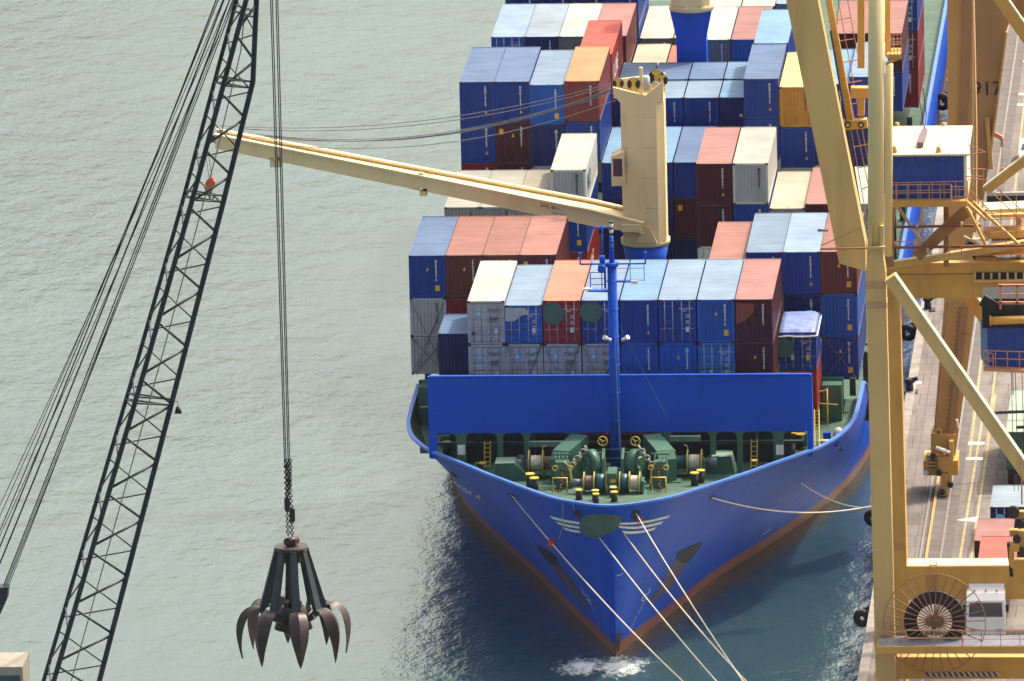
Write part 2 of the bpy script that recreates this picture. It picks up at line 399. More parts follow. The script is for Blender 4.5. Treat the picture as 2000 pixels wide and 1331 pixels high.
# rail cap, inner bulwark, deck
def offs(i, d, sg=1):
    p = V((rl[i][0], rl[i][1], 0)); q = V((rl[min(i+1, NI-1)][0], rl[min(i+1, NI-1)][1], 0)); o = V((rl[max(i-1, 0)][0], rl[max(i-1, 0)][1], 0))
    if i == 0: o = V((-q.x, q.y, 0))
    t = (q-o).normalized(); n = V((-t.y, t.x, 0)); r = p+n*d
    return (max(r.x, 0)*sg, r.y)
idx = [(-1, i) for i in range(NI-1, 0, -1)]+[(1, i) for i in range(NI)]
oc = []; ic = []; dc = []
for sg, i in idx:
    z = cut(rl[i][1]); o = offs(i, -.06, sg); a = offs(i, .2, sg); r_ = V((rl[i][0], rl[i][1], 0))
    h0 = hpt(i, z); ex = h0[0]-r_.x; ey = h0[1]-r_.y
    oc.append(C_((o[0]+sg*ex if i else 0, o[1]+ey, z+.02))); ic.append(C_((a[0]+sg*ex, a[1]+ey, z+.02)))
    zd = dz(a[1])-.05 if rl[i][1] < 15 else 8.0-3.6*max(0, min((rl[i][1]-15)/3, 1)); h_ = hpt(i, zd); inn = V((abs(a[0])-r_.x, a[1]-r_.y, 0))*1.3
    dc.append(C_((max(h_[0]+inn.x, 0)*sg, h_[1]+inn.y, zd)))
mb = MB(); mb.grid([[(x, y, z-.14) for x, y, z in oc], oc, ic, [(x, y, z-.14) for x, y, z in ic]], 0, False)
part(mb, 'bulwark_rail', capm, ship)
mb = MB(); mb.grid([[(x, y, z-.14) for x, y, z in ic], dc], 0, False)
part(mb, 'bulwark', dkg, ship)
half = len(dc)//2
mb = MB(); mb.grid([dc[:half+1][::-1], dc[half:]], 0, False)
deck = part(mb, 'deck', deckg, ship)
def DK(u, v):
    z = 8.5
    for _ in range(12): p = G(u, v, z); z = dz(p.y)
    return p

# --- marks on the bow
def q(x, y): return (1040+x/6.337, 990+y/6.337)
white_st = [([q(215, 108), q(400, 158), q(585, 188)], [q(250, 148), q(410, 190), q(585, 218)]),
            ([q(293, 180), q(430, 216), q(583, 242)], [q(328, 215), q(440, 248), q(583, 270)]),
            ([q(375, 250), q(480, 278), q(590, 297)], [q(410, 286), q(490, 308), q(600, 324)]),
            ([q(1070, 195), q(1250, 192), q(1470, 160), q(1700, 103)], [q(1085, 220), q(1260, 218), q(1470, 188), q(1672, 136)]),
            ([q(1052, 232), q(1240, 248), q(1440, 220), q(1618, 175)], [q(1080, 262), q(1250, 278), q(1440, 250), q(1588, 212)]),
            ([q(1098, 290), q(1200, 306), q(1370, 290), q(1532, 250)], [q(1130, 330), q(1220, 336), q(1370, 320), q(1500, 286)])]
bowwhite = paint('bow_white', (.66, .68, .60), .55, .06, 0, rnd=False, dirtamt=.1)
for w_ in white_st: decal('bow_stripe', [w_], bowwhite)
patch = paint('dull_green', (.055, .115, .10), .75, .2, 0, scale=.9, dirt=(.07, .10, .16), dirtamt=.5, rnd=False)
decal('bow_emblem', [([q(585, 200), q(600, 140), q(700, 92), q(850, 80), q(1050, 95), q(1098, 130), q(1095, 170)], [q(588, 280), q(640, 345), q(740, 388), q(800, 398), q(900, 345), q(1010, 300), q(1070, 220)])], patch, off=.045, n=18)
recess = paint('recess_dark', (.008, .008, .02), .7, .2, 0, rnd=False)
decal('fairlead', [([(992, 963), (1003, 966)], [(1000, 974), (1012, 982)])], recess, off=.05)
decal('fairlead', [([q(490, 38), q(600, 40)], [q(545, 115), q(610, 160)])], recess, off=.05)
decal('fairlead', [([q(1245, 40), q(1340, 42)], [q(1205, 140), q(1270, 150)])], recess, off=.05)
decal('fairlead', [([(1383, 974), (1404, 959)], [(1386, 976), (1392, 970)])], recess, off=.05)
decal('fairlead', [([(878, 921), (887, 924)], [(884, 929), (895, 935)])], recess, off=.05)
# anchor pockets with the rust that runs from them
decal('anchor_pocket', [([q(35, 455), q(150, 520), q(250, 580), q(320, 660)], [q(45, 465), q(110, 570), q(190, 680), q(290, 730)])], recess, off=.05)
decal('anchor_pocket', [([(1371, 1058), (1350, 1066), (1326, 1077), (1320, 1083)], [(1372, 1059), (1352, 1088), (1337, 1103), (1322, 1094)])], recess, off=.05)
def rust_hull():
    m, N, L, B = newmat('hull_rust_run'); tc = N.new('ShaderNodeTexCoord')
    n = noise(N, L, tc.outputs['Object'], .7, 7, .7, (1, 1, .3))
    c = mixc(N, L, clampmap(N, L, n, .38, .62), (.075, .022, .03), (.012, .03, .17)); L.new(c, B.inputs['Base Color']); B.inputs['Roughness'].default_value = .6
    return m
rh = rust_hull()
decal('rust_run', [([q(190, 680), q(330, 860), q(470, 1060), q(700, 1290)], [q(310, 690), q(460, 880), q(620, 1090), q(720, 1290)])], rh, off=.02, n=14)
decal('rust_run', [([(1346, 1094), (1330, 1120), (1308, 1148), (1274, 1180)], [(1322, 1090), (1306, 1112), (1290, 1142), (1266, 1178)])], rh, off=.02, n=14)
decal('stem_stain', [([(1196, 1236), (1197, 1256), (1203, 1273)], [(1214, 1236), (1211, 1256), (1208, 1273)])], M('stem_black', (.02, .01, .012), .7, .3, .1, rnd=False), off=.03)
# draught marks and bulb symbols
def r7(x, y): return (1100+x/5.76, 1100+y/5.76)
def dmark(pts, w=1.1):
    st = []
    for a, b in zip(pts[:-1], pts[1:]):
        dx, dy = b[0]-a[0], b[1]-a[1]; l = math.hypot(dx, dy); nx, ny = -dy/l*w/2, dx/l*w/2
        st.append(([(a[0]+nx, a[1]+ny), (b[0]+nx, b[1]+ny)], [(a[0]-nx, a[1]-ny), (b[0]-nx, b[1]-ny)]))
    return st
bulb = dmark([r7(212, 288), r7(235, 345), r7(280, 375), r7(305, 420), r7(313, 455)])+dmark([r7(268, 400), r7(300, 432)])
bulb += dmark([r7(975, 282), r7(960, 335), r7(900, 370), r7(877, 425), r7(900, 425), r7(940, 397)])
dash = []
for a, b, n in ((r7(313, 455), r7(375, 565), 4), (r7(905, 440), r7(835, 575), 5), (r7(820, 600), r7(730, 795), 7)):
    for k in range(n):
        t0 = k/n; t1 = (k+.55)/n
        dash += dmark([(a[0]+(b[0]-a[0])*t0, a[1]+(b[1]-a[1])*t0), (a[0]+(b[0]-a[0])*t1, a[1]+(b[1]-a[1])*t1)], .9)
decal('bulbous_bow_mark', bulb, bowwhite, n=2); decal('draught_mark', dash, bowwhite, n=1)
decal('hull_mark', dmark([r7(600, 145), r7(670, 115)], 2)+dmark([(1489, 1045), (1505, 1032)], 2.4), M('hm', (.35, .33, .42), .6, .1, 0, rnd=False), n=1)

# --- text helper
_txt = {}
def text_mesh(body, size=1., ax='LEFT', line=1.0, extr=0.0, bold=0.0):
    k = (body, size, ax, line, extr, bold)
    if k in _txt: return _txt[k]
    cu = bpy.data.curves.new('t', 'FONT'); cu.body = body; cu.size = size; cu.align_x = ax; cu.space_line = line; cu.extrude = extr; cu.resolution_u = 2; cu.offset = bold
    o = bpy.data.objects.new('t', cu); COL.objects.link(o); bpy.context.view_layer.update()
    me = bpy.data.meshes.new_from_object(o.evaluated_get(bpy.context.evaluated_depsgraph_get()))
    COL.objects.unlink(o); bpy.data.objects.remove(o); _txt[k] = me; return me
def text_part(name, body, size, M4, mat, parent, ax='LEFT', line=1., bold=0.):
    """lettering as a mesh of its own; M4 maps text x, y (and 0) into the parent's space"""
    src = text_mesh(body, size, ax, line, 0, bold); me = src.copy(); me.name = name; me.transform(M4); me.materials.clear(); me.materials.append(mat)
    return obj(name, me, parent)
def basis(o, x, y):
    x = V(x); y = V(y); z = x.cross(y); o = V(o)
    return Matrix(((x.x, y.x, z.x, o.x), (x.y, y.y, z.y, o.y), (x.z, y.z, z.z, o.z), (0, 0, 0, 1)))
# ship's name on the port bow, laid on the plating
me = text_mesh('TEREZIA  A', 1.0, 'LEFT', 1, 0, .01).copy()
xs = [v.co.x for v in me.vertices]; wtx = max(xs)
for v in me.vertices:
    t = v.co.x/wtx; u0 = 872+t*66; v0 = 934+t*42+8*math.sin(math.pi*t)*.3
    h = v.co.y*(8+6*t); p = hp(u0+h*.25, v0-h*.75, .04)
    v.co = p if p is not None else V((0, 0, -5))
me.materials.clear(); me.materials.append(bowwhite); obj('ship_name', me, hull)

# --- breakwater
YB = -5.0
def bx(u, v=885): return P(u, v, YB).x
BL, BR = P(838, 738, YB), P(1582, 731, YB); ZT = (BL.z+BR.z)/2; ZL = P(1000, 846, YB).z
XL, XR = BL.x+.0, BR.x
mb = MB(); mb.bb(XL, XR, YB, YB+.14, ZL, ZT)
for x in np.linspace(XL+1.2, XR-1.2, 12): mb.bb(x-.05, x+.05, YB+.15, YB+.55, ZL, ZT-.05)
mb.prism([(XR, YB, 9.35), (XR, YB+1.6, 9.35), (XR, YB+.3, ZT), (XR, YB, ZT)], (.12, 0, 0)); mb.prism([(XL-.12, YB, 9.35), (XL-.12, YB+1.6, 9.35), (XL-.12, YB+.3, ZT), (XL-.12, YB, ZT)], (.12, 0, 0))
mb.bb(XL, XL+.42, YB, YB+.14, 9.3, ZL-.003); mb.bb(XR-.25, XR, YB, YB+.14, 9.3, ZL-.003)
mb.bb(XL, XR, YB-.1, YB+.2, ZT+.002, ZT+.07)
bw = part(mb, 'breakwater', bluem, ship)
seam = M('seam_blue', (.002, .045, .33), .6, .2, 0, rnd=False, dirtamt=.2)
for k in range(1, 7):
    x = XL+(XR-XL)*k/7; mb = MB(); mb.bb(x-.012, x+.012, YB-.006, YB, ZL+.02, ZT-.01); part(mb, 'weld_seam', seam, bw)
mb = MB(); mb.bb(XL+.02, XR-.02, YB-.006, YB, ZL+1.18, ZL+1.205); part(mb, 'weld_seam', seam, bw)
posts = [(bx(u), w) for u, w in ((901, .55), (977, .3), (1029, .3), (1118, .3), (1303, .3), (1393, .3), (1445, .3), (1521, .6))]
for x, w in posts:
    zb_ = 9.1 if abs(x) > 9.5 else 7.9; mb = MB(); mb.bb(x-w/2, x+w/2, YB+.16, YB+.45, zb_, ZL+.3); mb.bb(x-w/2-.03, x+w/2+.03, YB+.01, YB+.155, zb_, ZL-.005)
    for s in (-1, 1):      # rounded upper corners of the openings
        e = x+s*(w/2+.03); r = .38; pts = [(e, YB+.02, ZL-.005), (e, YB+.02, ZL-r)]
        pts += [(e+s*r*(1-math.cos(a)), YB+.02, ZL-r+r*math.sin(a)-.005) for a in (.4, .8, 1.2, 1.57)]
        mb.prism(pts if s < 0 else pts[::-1], (0, .12, 0))
    part(mb, 'breakwater_post', greenm, bw)
# the dark space behind the breakwater, with pipes and beams
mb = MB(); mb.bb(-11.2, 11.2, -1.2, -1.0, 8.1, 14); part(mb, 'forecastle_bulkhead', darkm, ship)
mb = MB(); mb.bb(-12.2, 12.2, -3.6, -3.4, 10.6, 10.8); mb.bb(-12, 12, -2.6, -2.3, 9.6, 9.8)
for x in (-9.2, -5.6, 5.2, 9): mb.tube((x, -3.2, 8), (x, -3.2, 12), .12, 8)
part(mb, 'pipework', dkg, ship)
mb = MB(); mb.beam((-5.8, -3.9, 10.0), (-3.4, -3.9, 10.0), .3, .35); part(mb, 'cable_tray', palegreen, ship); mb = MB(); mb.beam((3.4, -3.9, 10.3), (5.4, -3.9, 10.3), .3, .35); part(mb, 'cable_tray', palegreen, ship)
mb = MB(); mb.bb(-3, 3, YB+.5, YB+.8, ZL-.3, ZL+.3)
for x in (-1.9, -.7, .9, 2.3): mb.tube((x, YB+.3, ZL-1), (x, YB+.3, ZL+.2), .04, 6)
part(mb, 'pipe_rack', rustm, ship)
for u in (901, 1523):
    p = P(u, 879, YB-.05); mb = MB(); mb.box(p, (.48, .04, .66)); part(mb, 'notice_board', whitem, bw)
def ladder(name, a, b, w, mat, t, n=None):
    a = V(a); b = V(b); mb = MB(); L_ = (b-a).length; n = n or int(L_/.3)
    for s in (-1, 1): mb.tube(a+V((s*w/2, 0, 0)), b+V((s*w/2, 0, 0)), .035, 5)
    for k in range(n): p = a+(b-a)*((k+.5)/n); mb.tube(p-V((w/2, 0, 0)), p+V((w/2, 0, 0)), .025, 5)
    return part(mb, name, mat, t)
ladder('ladder', P(952, 915, YB-.3), P(952, 862, YB-.3), .38, yel, ship); ladder('ladder', P(1473, 915, YB-.3), P(1473, 858, YB-.3), .38, yel, ship)
ladder('ladder', P(1596, 872, -4), P(1595, 800, -1), .3, yel, ship)

# --- foremast
YM = -6.2; mt = P(1203, 435, YM).z; mbz = P(1208, 903, YM).z
mb = MB(); mx = .0
zc = P(1205, 520, YM).z; mb.tube((mx, YM, mbz-.3), (mx, YM, zc), .37, 18, r2=.31); mb.tube((mx, YM, zc), (mx, YM, zc+.25), .42, 16)
mb.tube((mx, YM, zc+.2), (mx, YM, mt-.9), .17, 10, r2=.12)
for z in np.linspace(mbz+1, zc-1, 7): mb.ring((mx, YM, z), (0, 0, 1), .38, .03, 16, 4)
mast = part(mb, 'foremast', bluem, ship)
mb = MB(); zz = P(1200, 516, YM-.2).z
mb.tube((-2.05, YM-.2, zz), (2.2, YM-.2, zz+.02), .06, 6)
for x in (-2.05, 2.2): mb.tube((x, YM-.2, zz), (x, YM-.2, zz+.7), .05, 6); mb.tube((x, YM-.2, zz+.6), (x, YM-.2, zz+.8), .09, 6)
part(mb, 'crosstree', bluem, mast)
mb = MB(); zb = P(1160, 560, YM).z
mb.beam((-1.6, YM-.2, zb-.2), (-.2, YM-.2, zb-.25), .5, .1)
for x in (-1.4, -.65): mb.tube((x, YM-.3, zb-.1), (x, YM-.3, zb+1.0), .035, 5)
for z in (zb+.2, zb+.6, zb+1.0): mb.tube((-1.4, YM-.3, z), (-.35, YM-.3, z), .028, 5)
mb.tube((-.45, YM-.2, zb-.1), (-.45, YM-.2, zb+1.6), .07, 6); mb.tube((.3, YM-.2, zb+.35), (1.3, YM-.2, zb+.35), .06, 6)
for z in (zb+1.5, zb+.7): mb.tube((.4, YM-.2, z-.25), (2.15, YM-.2, z-.25), .02, 4)
for x in (1.2, 2.1): mb.tube((x, YM-.2, zz), (x, YM-.2, zb+.4), .02, 4)
part(mb, 'lookout_platform', bluem, mast)
mb = MB(); mb.tube((-.62, YM-.3, zc-.1), (-.62, YM-.3, zc+.25), .28, 12, r2=.24); mb.tube((-.6, YM-.3, zc+.3), (-.6, YM-.3, zc+.75), .19, 10); mb.tube((-.62, YM-1.0, zc), (-.62, YM-.3, zc), .26, 12)
part(mb, 'horn', bluem, mast)
mb = MB(); ya = P(1160, 445, YM).z; mb.tube((-1.35, YM, ya), (-.1, YM, ya), .05, 6); mb.tube((-.6, YM, zc+.6), (-.6, YM, ya+.2), .05, 6); part(mb, 'antenna_bracket', bluem, mast)
mb = MB()
for k, z in enumerate((mt-.2, mt-.55, mt-1.5, mt-1.85)): mb.tube((mx, YM, z-.14), (mx, YM, z+.1), .13 if k else .12, 8)
part(mb, 'mast_light', whitem, mast)
mb = MB()
for z in (mt+.02, mt-.38, mt-1.68, mt-1.3): mb.tube((mx, YM, z-.06), (mx, YM, z+.05), .15, 8)
part(mb, 'lamp_cap', blk, mast)
mb = MB(); mb.box((1.45, YM-.25, zb+.33), (.45, .2, .2)); mb.box((-1.6, YM-.35, zb-.1), (.6, .25, .14)); part(mb, 'floodlight', whitem, mast)
for s, z in ((-1, 0), (1, 0)):
    p = P(1193 if s < 0 else 1215, 664, YM-.6); mb = MB(); mb.tube(p, p+V((s*.3, -.2, .15)), .1, 8); mb.tube(p+V((s*.3, -.2, .15)), p+V((s*.42, -.3, .25)), .16, 8); part(mb, 'floodlight', whitem, mast)
mb = MB(); mb.tube((0, YM-.5, zb-1.6), (3.6, YM-2, 12.6), .012, 4); mb.tube((.1, YM-.5, zc-4), (.55, YM-3.2, 9.0), .02, 4); mb.tube((-.4, YM-.4, zc-4), (-1.7, YM+2, 15.0), .012, 4); part(mb, 'stay_wire', M('wire', (.16, .16, .18), .5, .1, 0), mast)
mb = MB(); mb.bb(-1.6, 1.6, YM-1.1, YM+.9, dz(YM)-.1, mbz-.25)
for x in (-1.5, 1.5): mb.tube((x, YM-1, mbz-.3), (x, YM-1, mbz+1.1), .03, 5)
for z in (mbz+.5, mbz+1.1): mb.tube((-1.5, YM-1, z), (1.5, YM-1, z), .03, 5)
part(mb, 'mast_platform', greenm, ship); ladder('ladder', (-.1, YM-1.25, dz(YM)), (-.1, YM-1.2, mbz-.2), .45, rustm, ship)

# --- windlasses and winches
def flange(mb, x, y, z, R, w, mi): mb.tube((x-w/2, y, z), (x+w/2, y, z), R, 26, mi)
def winch_side(s):
    X = lambda v: s*v
    y0 = -8.2; z0 = dz(y0)
    mb = MB()   # gear housing
    d0 = V((X(3.55), y0-1.0, 0)); d1 = V((X(2.35), y0+2.0, 0)); tt = (d1-d0).normalized(); nn = V((-tt.y, tt.x, 0)); LL = (d1-d0).length
    prf = [(0, z0), (0, z0+1.75), (.45, z0+2.3), (LL, z0+2.75), (LL, z0)]
    mb.prism([d0+tt*l-nn*.6+V((0, 0, z)) for l, z in prf], nn*1.2); mb.box((d0.x, d0.y+.3, z0+.15), (1.7, 1.0, .3))
    hs = part(mb, 'windlass', greenm, ship)
    # chain wheel with its guard
    mb = MB(); mb.tube((X(1.25), y0-.6, z0+1.45), (X(1.75), y0-.9, z0+1.45), .95, 26); mb.tube((X(1.1), y0-.5, z0+1.45), (X(1.9), y0-1.0, z0+1.45), .5, 18)
    mb.prism([(X(.75), y0-.9, z0), (X(1.9), y0-1.9, z0), (X(1.7), y0-1.6, z0+1.3), (X(1.1), y0-1.0, z0+2.2), (X(.75), y0-.7, z0+2.2)], (X(.1), .22, 0))
    mb.prism([(X(.45), y0-.6, z0), (X(.5), y0-1.9, z0), (X(.55), y0-1.3, z0+1.9), (X(.55), y0-.3, z0+2.4)], (X(.18), 0, 0))
    part(mb, 'chain_wheel', greenm, hs)
    # chain stopper
    yc = -11.6; zs = dz(yc); mb = MB()
    mb.prism([(X(2.5), yc, zs), (X(2.6), yc, zs+1.2), (X(2.75), yc+.2, zs+1.75), (X(3.6), yc+.2, zs+1.75), (X(3.7), yc, zs+1.2), (X(3.5), yc, zs)], (0, .9, 0))
    for k in range(4): mb.beam((X(2.8+.25*k), yc+.1, zs+1.8), (X(2.9+.25*k), yc+.9, zs+2.25), .07, .07)
    mb.beam((X(2.6), yc+.5, zs+2.25), (X(3.8), yc+.5, zs+2.25), .1, .1); part(mb, 'chain_stopper', greenm, hs)
    mb = MB(); xx = 3.2; mb.path([(X(xx-.45), yc-1.6, zs+.1), (X(xx-.45), yc-1.6, zs+1.2), (X(xx+.45), yc-1.6, zs+1.2), (X(xx+.45), yc-1.6, zs+.1)], .06, 6)
    mb.path([(X(2.55), yc-.1, zs+.4), (X(2.7), yc-.1, zs+1.6), (X(3.0), yc, zs+1.9)], .05, 6); mb.ring((X(2.62), yc-.15, zs+1.5), (0, 1, 0), .16, .035, 14, 5); mb.ring((X(3.6), yc-.15, zs+1.5), (0, 1, 0), .16, .035, 14, 5)
    part(mb, 'hand_guard', yel, hs)
    mb = MB()
    for k in range(9):
        t = k/8; mb.ring((X(3.1+.02*k), yc-.1-1.5*t, zs+1.3-1.25*t), (1, 0, 0) if k % 2 else (0, 1, .4), .13, .045, 10, 5)
    part(mb, 'anchor_chain', rustm, hs)
    mb = MB()
    for k in range(6): mb.ring((X(1.75+.17*k), y0-.9-.25*k, z0+2.5-.16*k), (0, 1, 0) if k % 2 else (1, 0, .4), .17, .07, 10, 5)
    part(mb, 'anchor_chain', M('chain_white', (.24, .22, .19), .6, .2, .1), hs)
    # brake wheel
    p = P(1177 if s < 0 else 1241, 862, y0-.2); mb = MB(); mb.ring(p, (0, 1, 0), .3, .035, 24, 6)
    for k in range(3): a = k*2.094+.4; mb.tube(p, p+V((.3*math.cos(a), 0, .3*math.sin(a))), .025, 5)
    mb.tube(p, p+V((0, .8, -.2)), .04, 6); part(mb, 'brake_wheel', yel, hs)
    # mooring drum
    yd = -6.9; zd = dz(yd)+1.15
    mb = MB(); mb.tube((X(3.6), yd, zd), (X(5.9), yd, zd), .14, 8)
    for x in (3.9, 4.75, 5.6): flange(mb, X(x), yd, zd, .82, .06, 0)
    mb.bb(min(X(5.7), X(5.85)), max(X(5.7), X(5.85)), yd-.5, yd+.5, dz(yd), zd+.2); mb.bb(min(X(3.7), X(3.85)), max(X(3.7), X(3.85)), yd-.5, yd+.5, dz(yd), zd+.2)
    mb.bb(min(X(3.6), X(5.9)), max(X(3.6), X(5.9)), yd-.6, yd+.6, dz(yd)-.02, dz(yd)+.2)
    dr = part(mb, 'mooring_winch', greenm, ship)
    mb = MB()
    for x in (3.86, 4.71, 5.64): mb.ring((X(x), yd, zd), (1, 0, 0), .83, .035, 30, 5)
    part(mb, 'drum_rim', yel, dr)
    mb = MB()
    for k in range(6): mb.ring((X(4.86+.12*k), yd, zd), (1, 0, 0), .42+.02*(k % 2), .09, 20, 6)
    part(mb, 'rope_coil', ropem, dr)
    mb = MB()
    for k in range(6): mb.ring((X(4.02+.12*k), yd, zd), (1, 0, 0), .38, .08, 20, 6)
    part(mb, 'rope_coil', ropeb if s < 0 else teal, dr)
    mb = MB(); mb.tube((X(6.0), yd, zd), (X(6.6), yd, zd), .22, 14, r2=.34); part(mb, 'warping_head', M('headgrey', (.12, .13, .16), .4, .2, 0), dr)
    mb = MB(); mb.path([(X(4.75), yd, zd+.8), (X(4.7), yd-.1, zd+1.1), (X(4.5), yd-.1, zd+1.2)], .04, 5); part(mb, 'brake_lever', yel, dr)
for s in (-1, 1): winch_side(s)
# centre winch
yw = -13.6; zw = dz(yw); mb = MB()
def wx(u): return P(u, 945, yw).x
mb.tube((wx(1112), yw, zw+.75), (wx(1262), yw, zw+.75), .12, 8)
for u in (1142, 1162, 1184, 1210, 1229, 1252): flange(mb, wx(u), yw, zw+.75, .7, .06, 0)
mb.bb(wx(1188), wx(1206), yw-.75, yw+.6, zw, zw+1.55)
mb.prism([(wx(1188), yw-.75, zw+1.55), (wx(1188), yw+.6, zw+1.55), (wx(1188), yw+.3, zw+1.75), (wx(1188), yw-.4, zw+1.75)], (wx(1206)-wx(1188), 0, 0))
for u in (1138, 1256): mb.bb(wx(u)-.07, wx(u)+.07, yw-.6, yw+.6, zw, zw+1.0)
mb.bb(wx(1136), wx(1262), yw-.7, yw+.7, zw-.02, zw+.14)
cw = part(mb, 'mooring_winch', greenm, ship)
mb = MB()
for u in (1141, 1161, 1185, 1211, 1230, 1250): mb.ring((wx(u), yw, zw+.75), (1, 0, 0), .72, .035, 30, 5)
part(mb, 'drum_rim', yel, cw)
for (a, b, mt_, R) in ((1144, 1160, ropeb, .42), (1232, 1250, ropem, .42)):
    mb = MB(); n = 6
    for k in range(n): mb.ring((wx(a+(b-a)*(k+.5)/n), yw, zw+.75), (1, 0, 0), R, .07, 22, 6)
    part(mb, 'rope_coil', mt_, cw)
for a, b in ((1165, 1183), (1212, 1228)):
    mb = MB(); mb.tube((wx(a), yw, zw+.75), (wx(b), yw, zw+.75), .64, 20, r2=.58); part(mb, 'tarpaulin', teal, cw)
mb = MB(); mb.tube((wx(1118), yw, zw+.75), (wx(1136), yw, zw+.75), .3, 14, r2=.24); part(mb, 'warping_head', M('headgrey'), cw)
mb = MB(); mb.box(P(1197, 940, yw-.8), (.35, .03, .22)); mb.box(P(1197, 951, yw-.8), (.35, .03, .22), 1); part(mb, 'data_plate', [yel, whitem], cw)
# bollards (pairs of black posts with yellow caps)
BOL = [(1036, 938, .36), (1044, 946, .36), (1131, 966, .28), (1163, 967, .28), (1164, 974, .26), (1198, 961, .28), (1200, 970, .28), (1357, 936, .33), (1369, 931, .33),
       (1007, 925, .3), (943, 913, .3), (886, 858, .36), (873, 876, .36), (1563, 860, .36), (1545, 877, .36), (1549, 854, .3), (1473, 908, .3), (923, 890, .25), (1512, 886, .28)]
for u, v, r in BOL:
    r *= .86
    p = DK(u, v+16 if r > .26 else v+12); h = .9 if r > .26 else .65
    mb = MB(); mb.tube((p.x, p.y, p.z-.05), (p.x, p.y, p.z+h), r*.86, 16); mb.tube((p.x, p.y, p.z), (p.x, p.y, p.z+.1), r*1.15, 16)
    o = part(mb, 'bollard', blk, ship)
    mb = MB(); mb.tube((p.x, p.y, p.z+h), (p.x, p.y, p.z+h+.09), r, 18); part(mb, 'bollard_cap', yel, o)
# hawse platforms, ventilators, guards
for s, u, v in ((-1, 965, 945), (1, 1430, 932)):
    p = DK(u, v); mb = MB(); x = p.x-s*1.25; y = p.y+.9; z = p.z-.1
    mb.prism([(x+s*1.5, y-.6, z), (x+s*1.2, y-.6, z+1.3), (x-s*.1, y-.6, z+1.35), (x-s*1.5, y-.6, z)], (0, 1.7, 0), 0)
    mb.prism([(x+s*1.51, y-.62, z), (x+s*1.21, y-.62, z+1.32), (x+s*1.21, y+1.1, z+1.32), (x+s*1.51, y+1.1, z)], (-s*.04, 0, .03), 1)
    mb.add([(x+s*1.2, y-.6, z+1.38), (x-s*.1, y-.6, z+1.40), (x-s*.1, y+1.1, z+1.40), (x+s*1.2, y+1.1, z+1.38)], [(0, 1, 2, 3)], 1)
    part(mb, 'hawse_platform', [greenm, palegreen], ship)
    mb = MB(); xx = x-s*1.9
    for a, b in ((xx, y), (xx, y+1.2)): mb.tube((a, b, z), (a, b, z+1.1), .03, 5)
    for zz_ in (z+.55, z+1.1): mb.path([(x-s*1.0, y-.1, zz_), (xx, y, zz_), (xx, y+1.2, zz_)], .03, 5)
    part(mb, 'guard_rail', palegreen, ship)
for u, v in ((1020, 914), (1411, 905)):
    p = DK(u, v+6); mb = MB(); mb.tube((p.x, p.y, p.z), (p.x, p.y, p.z+.8), .26, 12); mb.tube((p.x, p.y, p.z+.75), (p.x, p.y, p.z+1.05), .42, 14, r2=.3); mb.tube((p.x+.35, p.y, p.z), (p.x+.35, p.y, p.z+.8), .15, 10); part(mb, 'ventilator', greenm, ship)
for u, v in ((938, 925), (1104, 945)):
    p = DK(u, v); mb = MB(); mb.path([(p.x-.3, p.y, p.z), (p.x-.3, p.y, p.z+.7), (p.x+.3, p.y, p.z+.7), (p.x+.3, p.y, p.z)], .045, 6); part(mb, 'hand_guard', yel, ship)
def line(mb, a, b, r, sag=0., n=14, ns=5):
    a = V(a); b = V(b); mb.path([a+(b-a)*(k/n)-V((0, 0, sag*4*(k/n)*(1-k/n))) for k in range(n+1)], r, ns)
# side-deck gear and the white dome by the starboard rail
for s, X0 in ((-1, -14.2), (1, 14.0)):
    mb = MB(); mb.bb(min(X0, X0-s*1.3), max(X0, X0-s*1.3), 10.2, 11.4, 6, 10.5); mb.bb(min(X0-s*2.6, X0-s*2.0), max(X0-s*2.6, X0-s*2.0), 3, 10, 8.0, 8.9)
    mb.prism([(X0, 12.6, 7), (X0-s*2.4, 12.6, 7), (X0-s*2.4, 12.6, 10.4), (X0, 12.6, 10.4)], (0, .5, 0))
    o = part(mb, 'lashing_platform', greenm, ship)
    mb = MB()
    for x in (X0-s*1.5, X0-s*.9): mb.tube((x, 8.8, 7), (x, 8.8, 10.6), .05, 6)
    mb.path([(X0-s*1.5, 8.8, 9.6), (X0-s*.2, 8.8, 9.5)], .04, 5); mb.path([(X0-s*1.5, 8.8, 10.4), (X0-s*.9, 8.8, 10.5)], .04, 5); part(mb, 'guard_rail', yel, o)
p = P(1637, 845, 3.0); mb = MB()
for k in range(6):
    a0 = k*math.pi/12; a1 = (k+1)*math.pi/12; mb.tube(p+V((0, 0, .34*math.sin(a0))), p+V((0, 0, .34*math.sin(a1))), .34*math.cos(a0), 16, r2=max(.34*math.cos(a1), .01), cap=False)
mb.tube(p-V((0, 0, .08)), p, .37, 16); dm = part(mb, 'vent_dome', whitem, ship); mb = MB(); mb.tube((p.x-.25, p.y, 8.1), (p.x, p.y, p.z-.08), .22, 12, r2=.3); mb.box((p.x-.75, p.y+.2, 8.5), (.5, .4, .9)); part(mb, 'vent_trunk', bluem, dm)
mb = MB(); p = DK(1632, 836); mb.box((p.x-.5, 1.5, 8.6), (.7, .5, .5)); part(mb, 'deck_locker', M('cream_box', (.6, .55, .35), .6, .1, 0), ship)
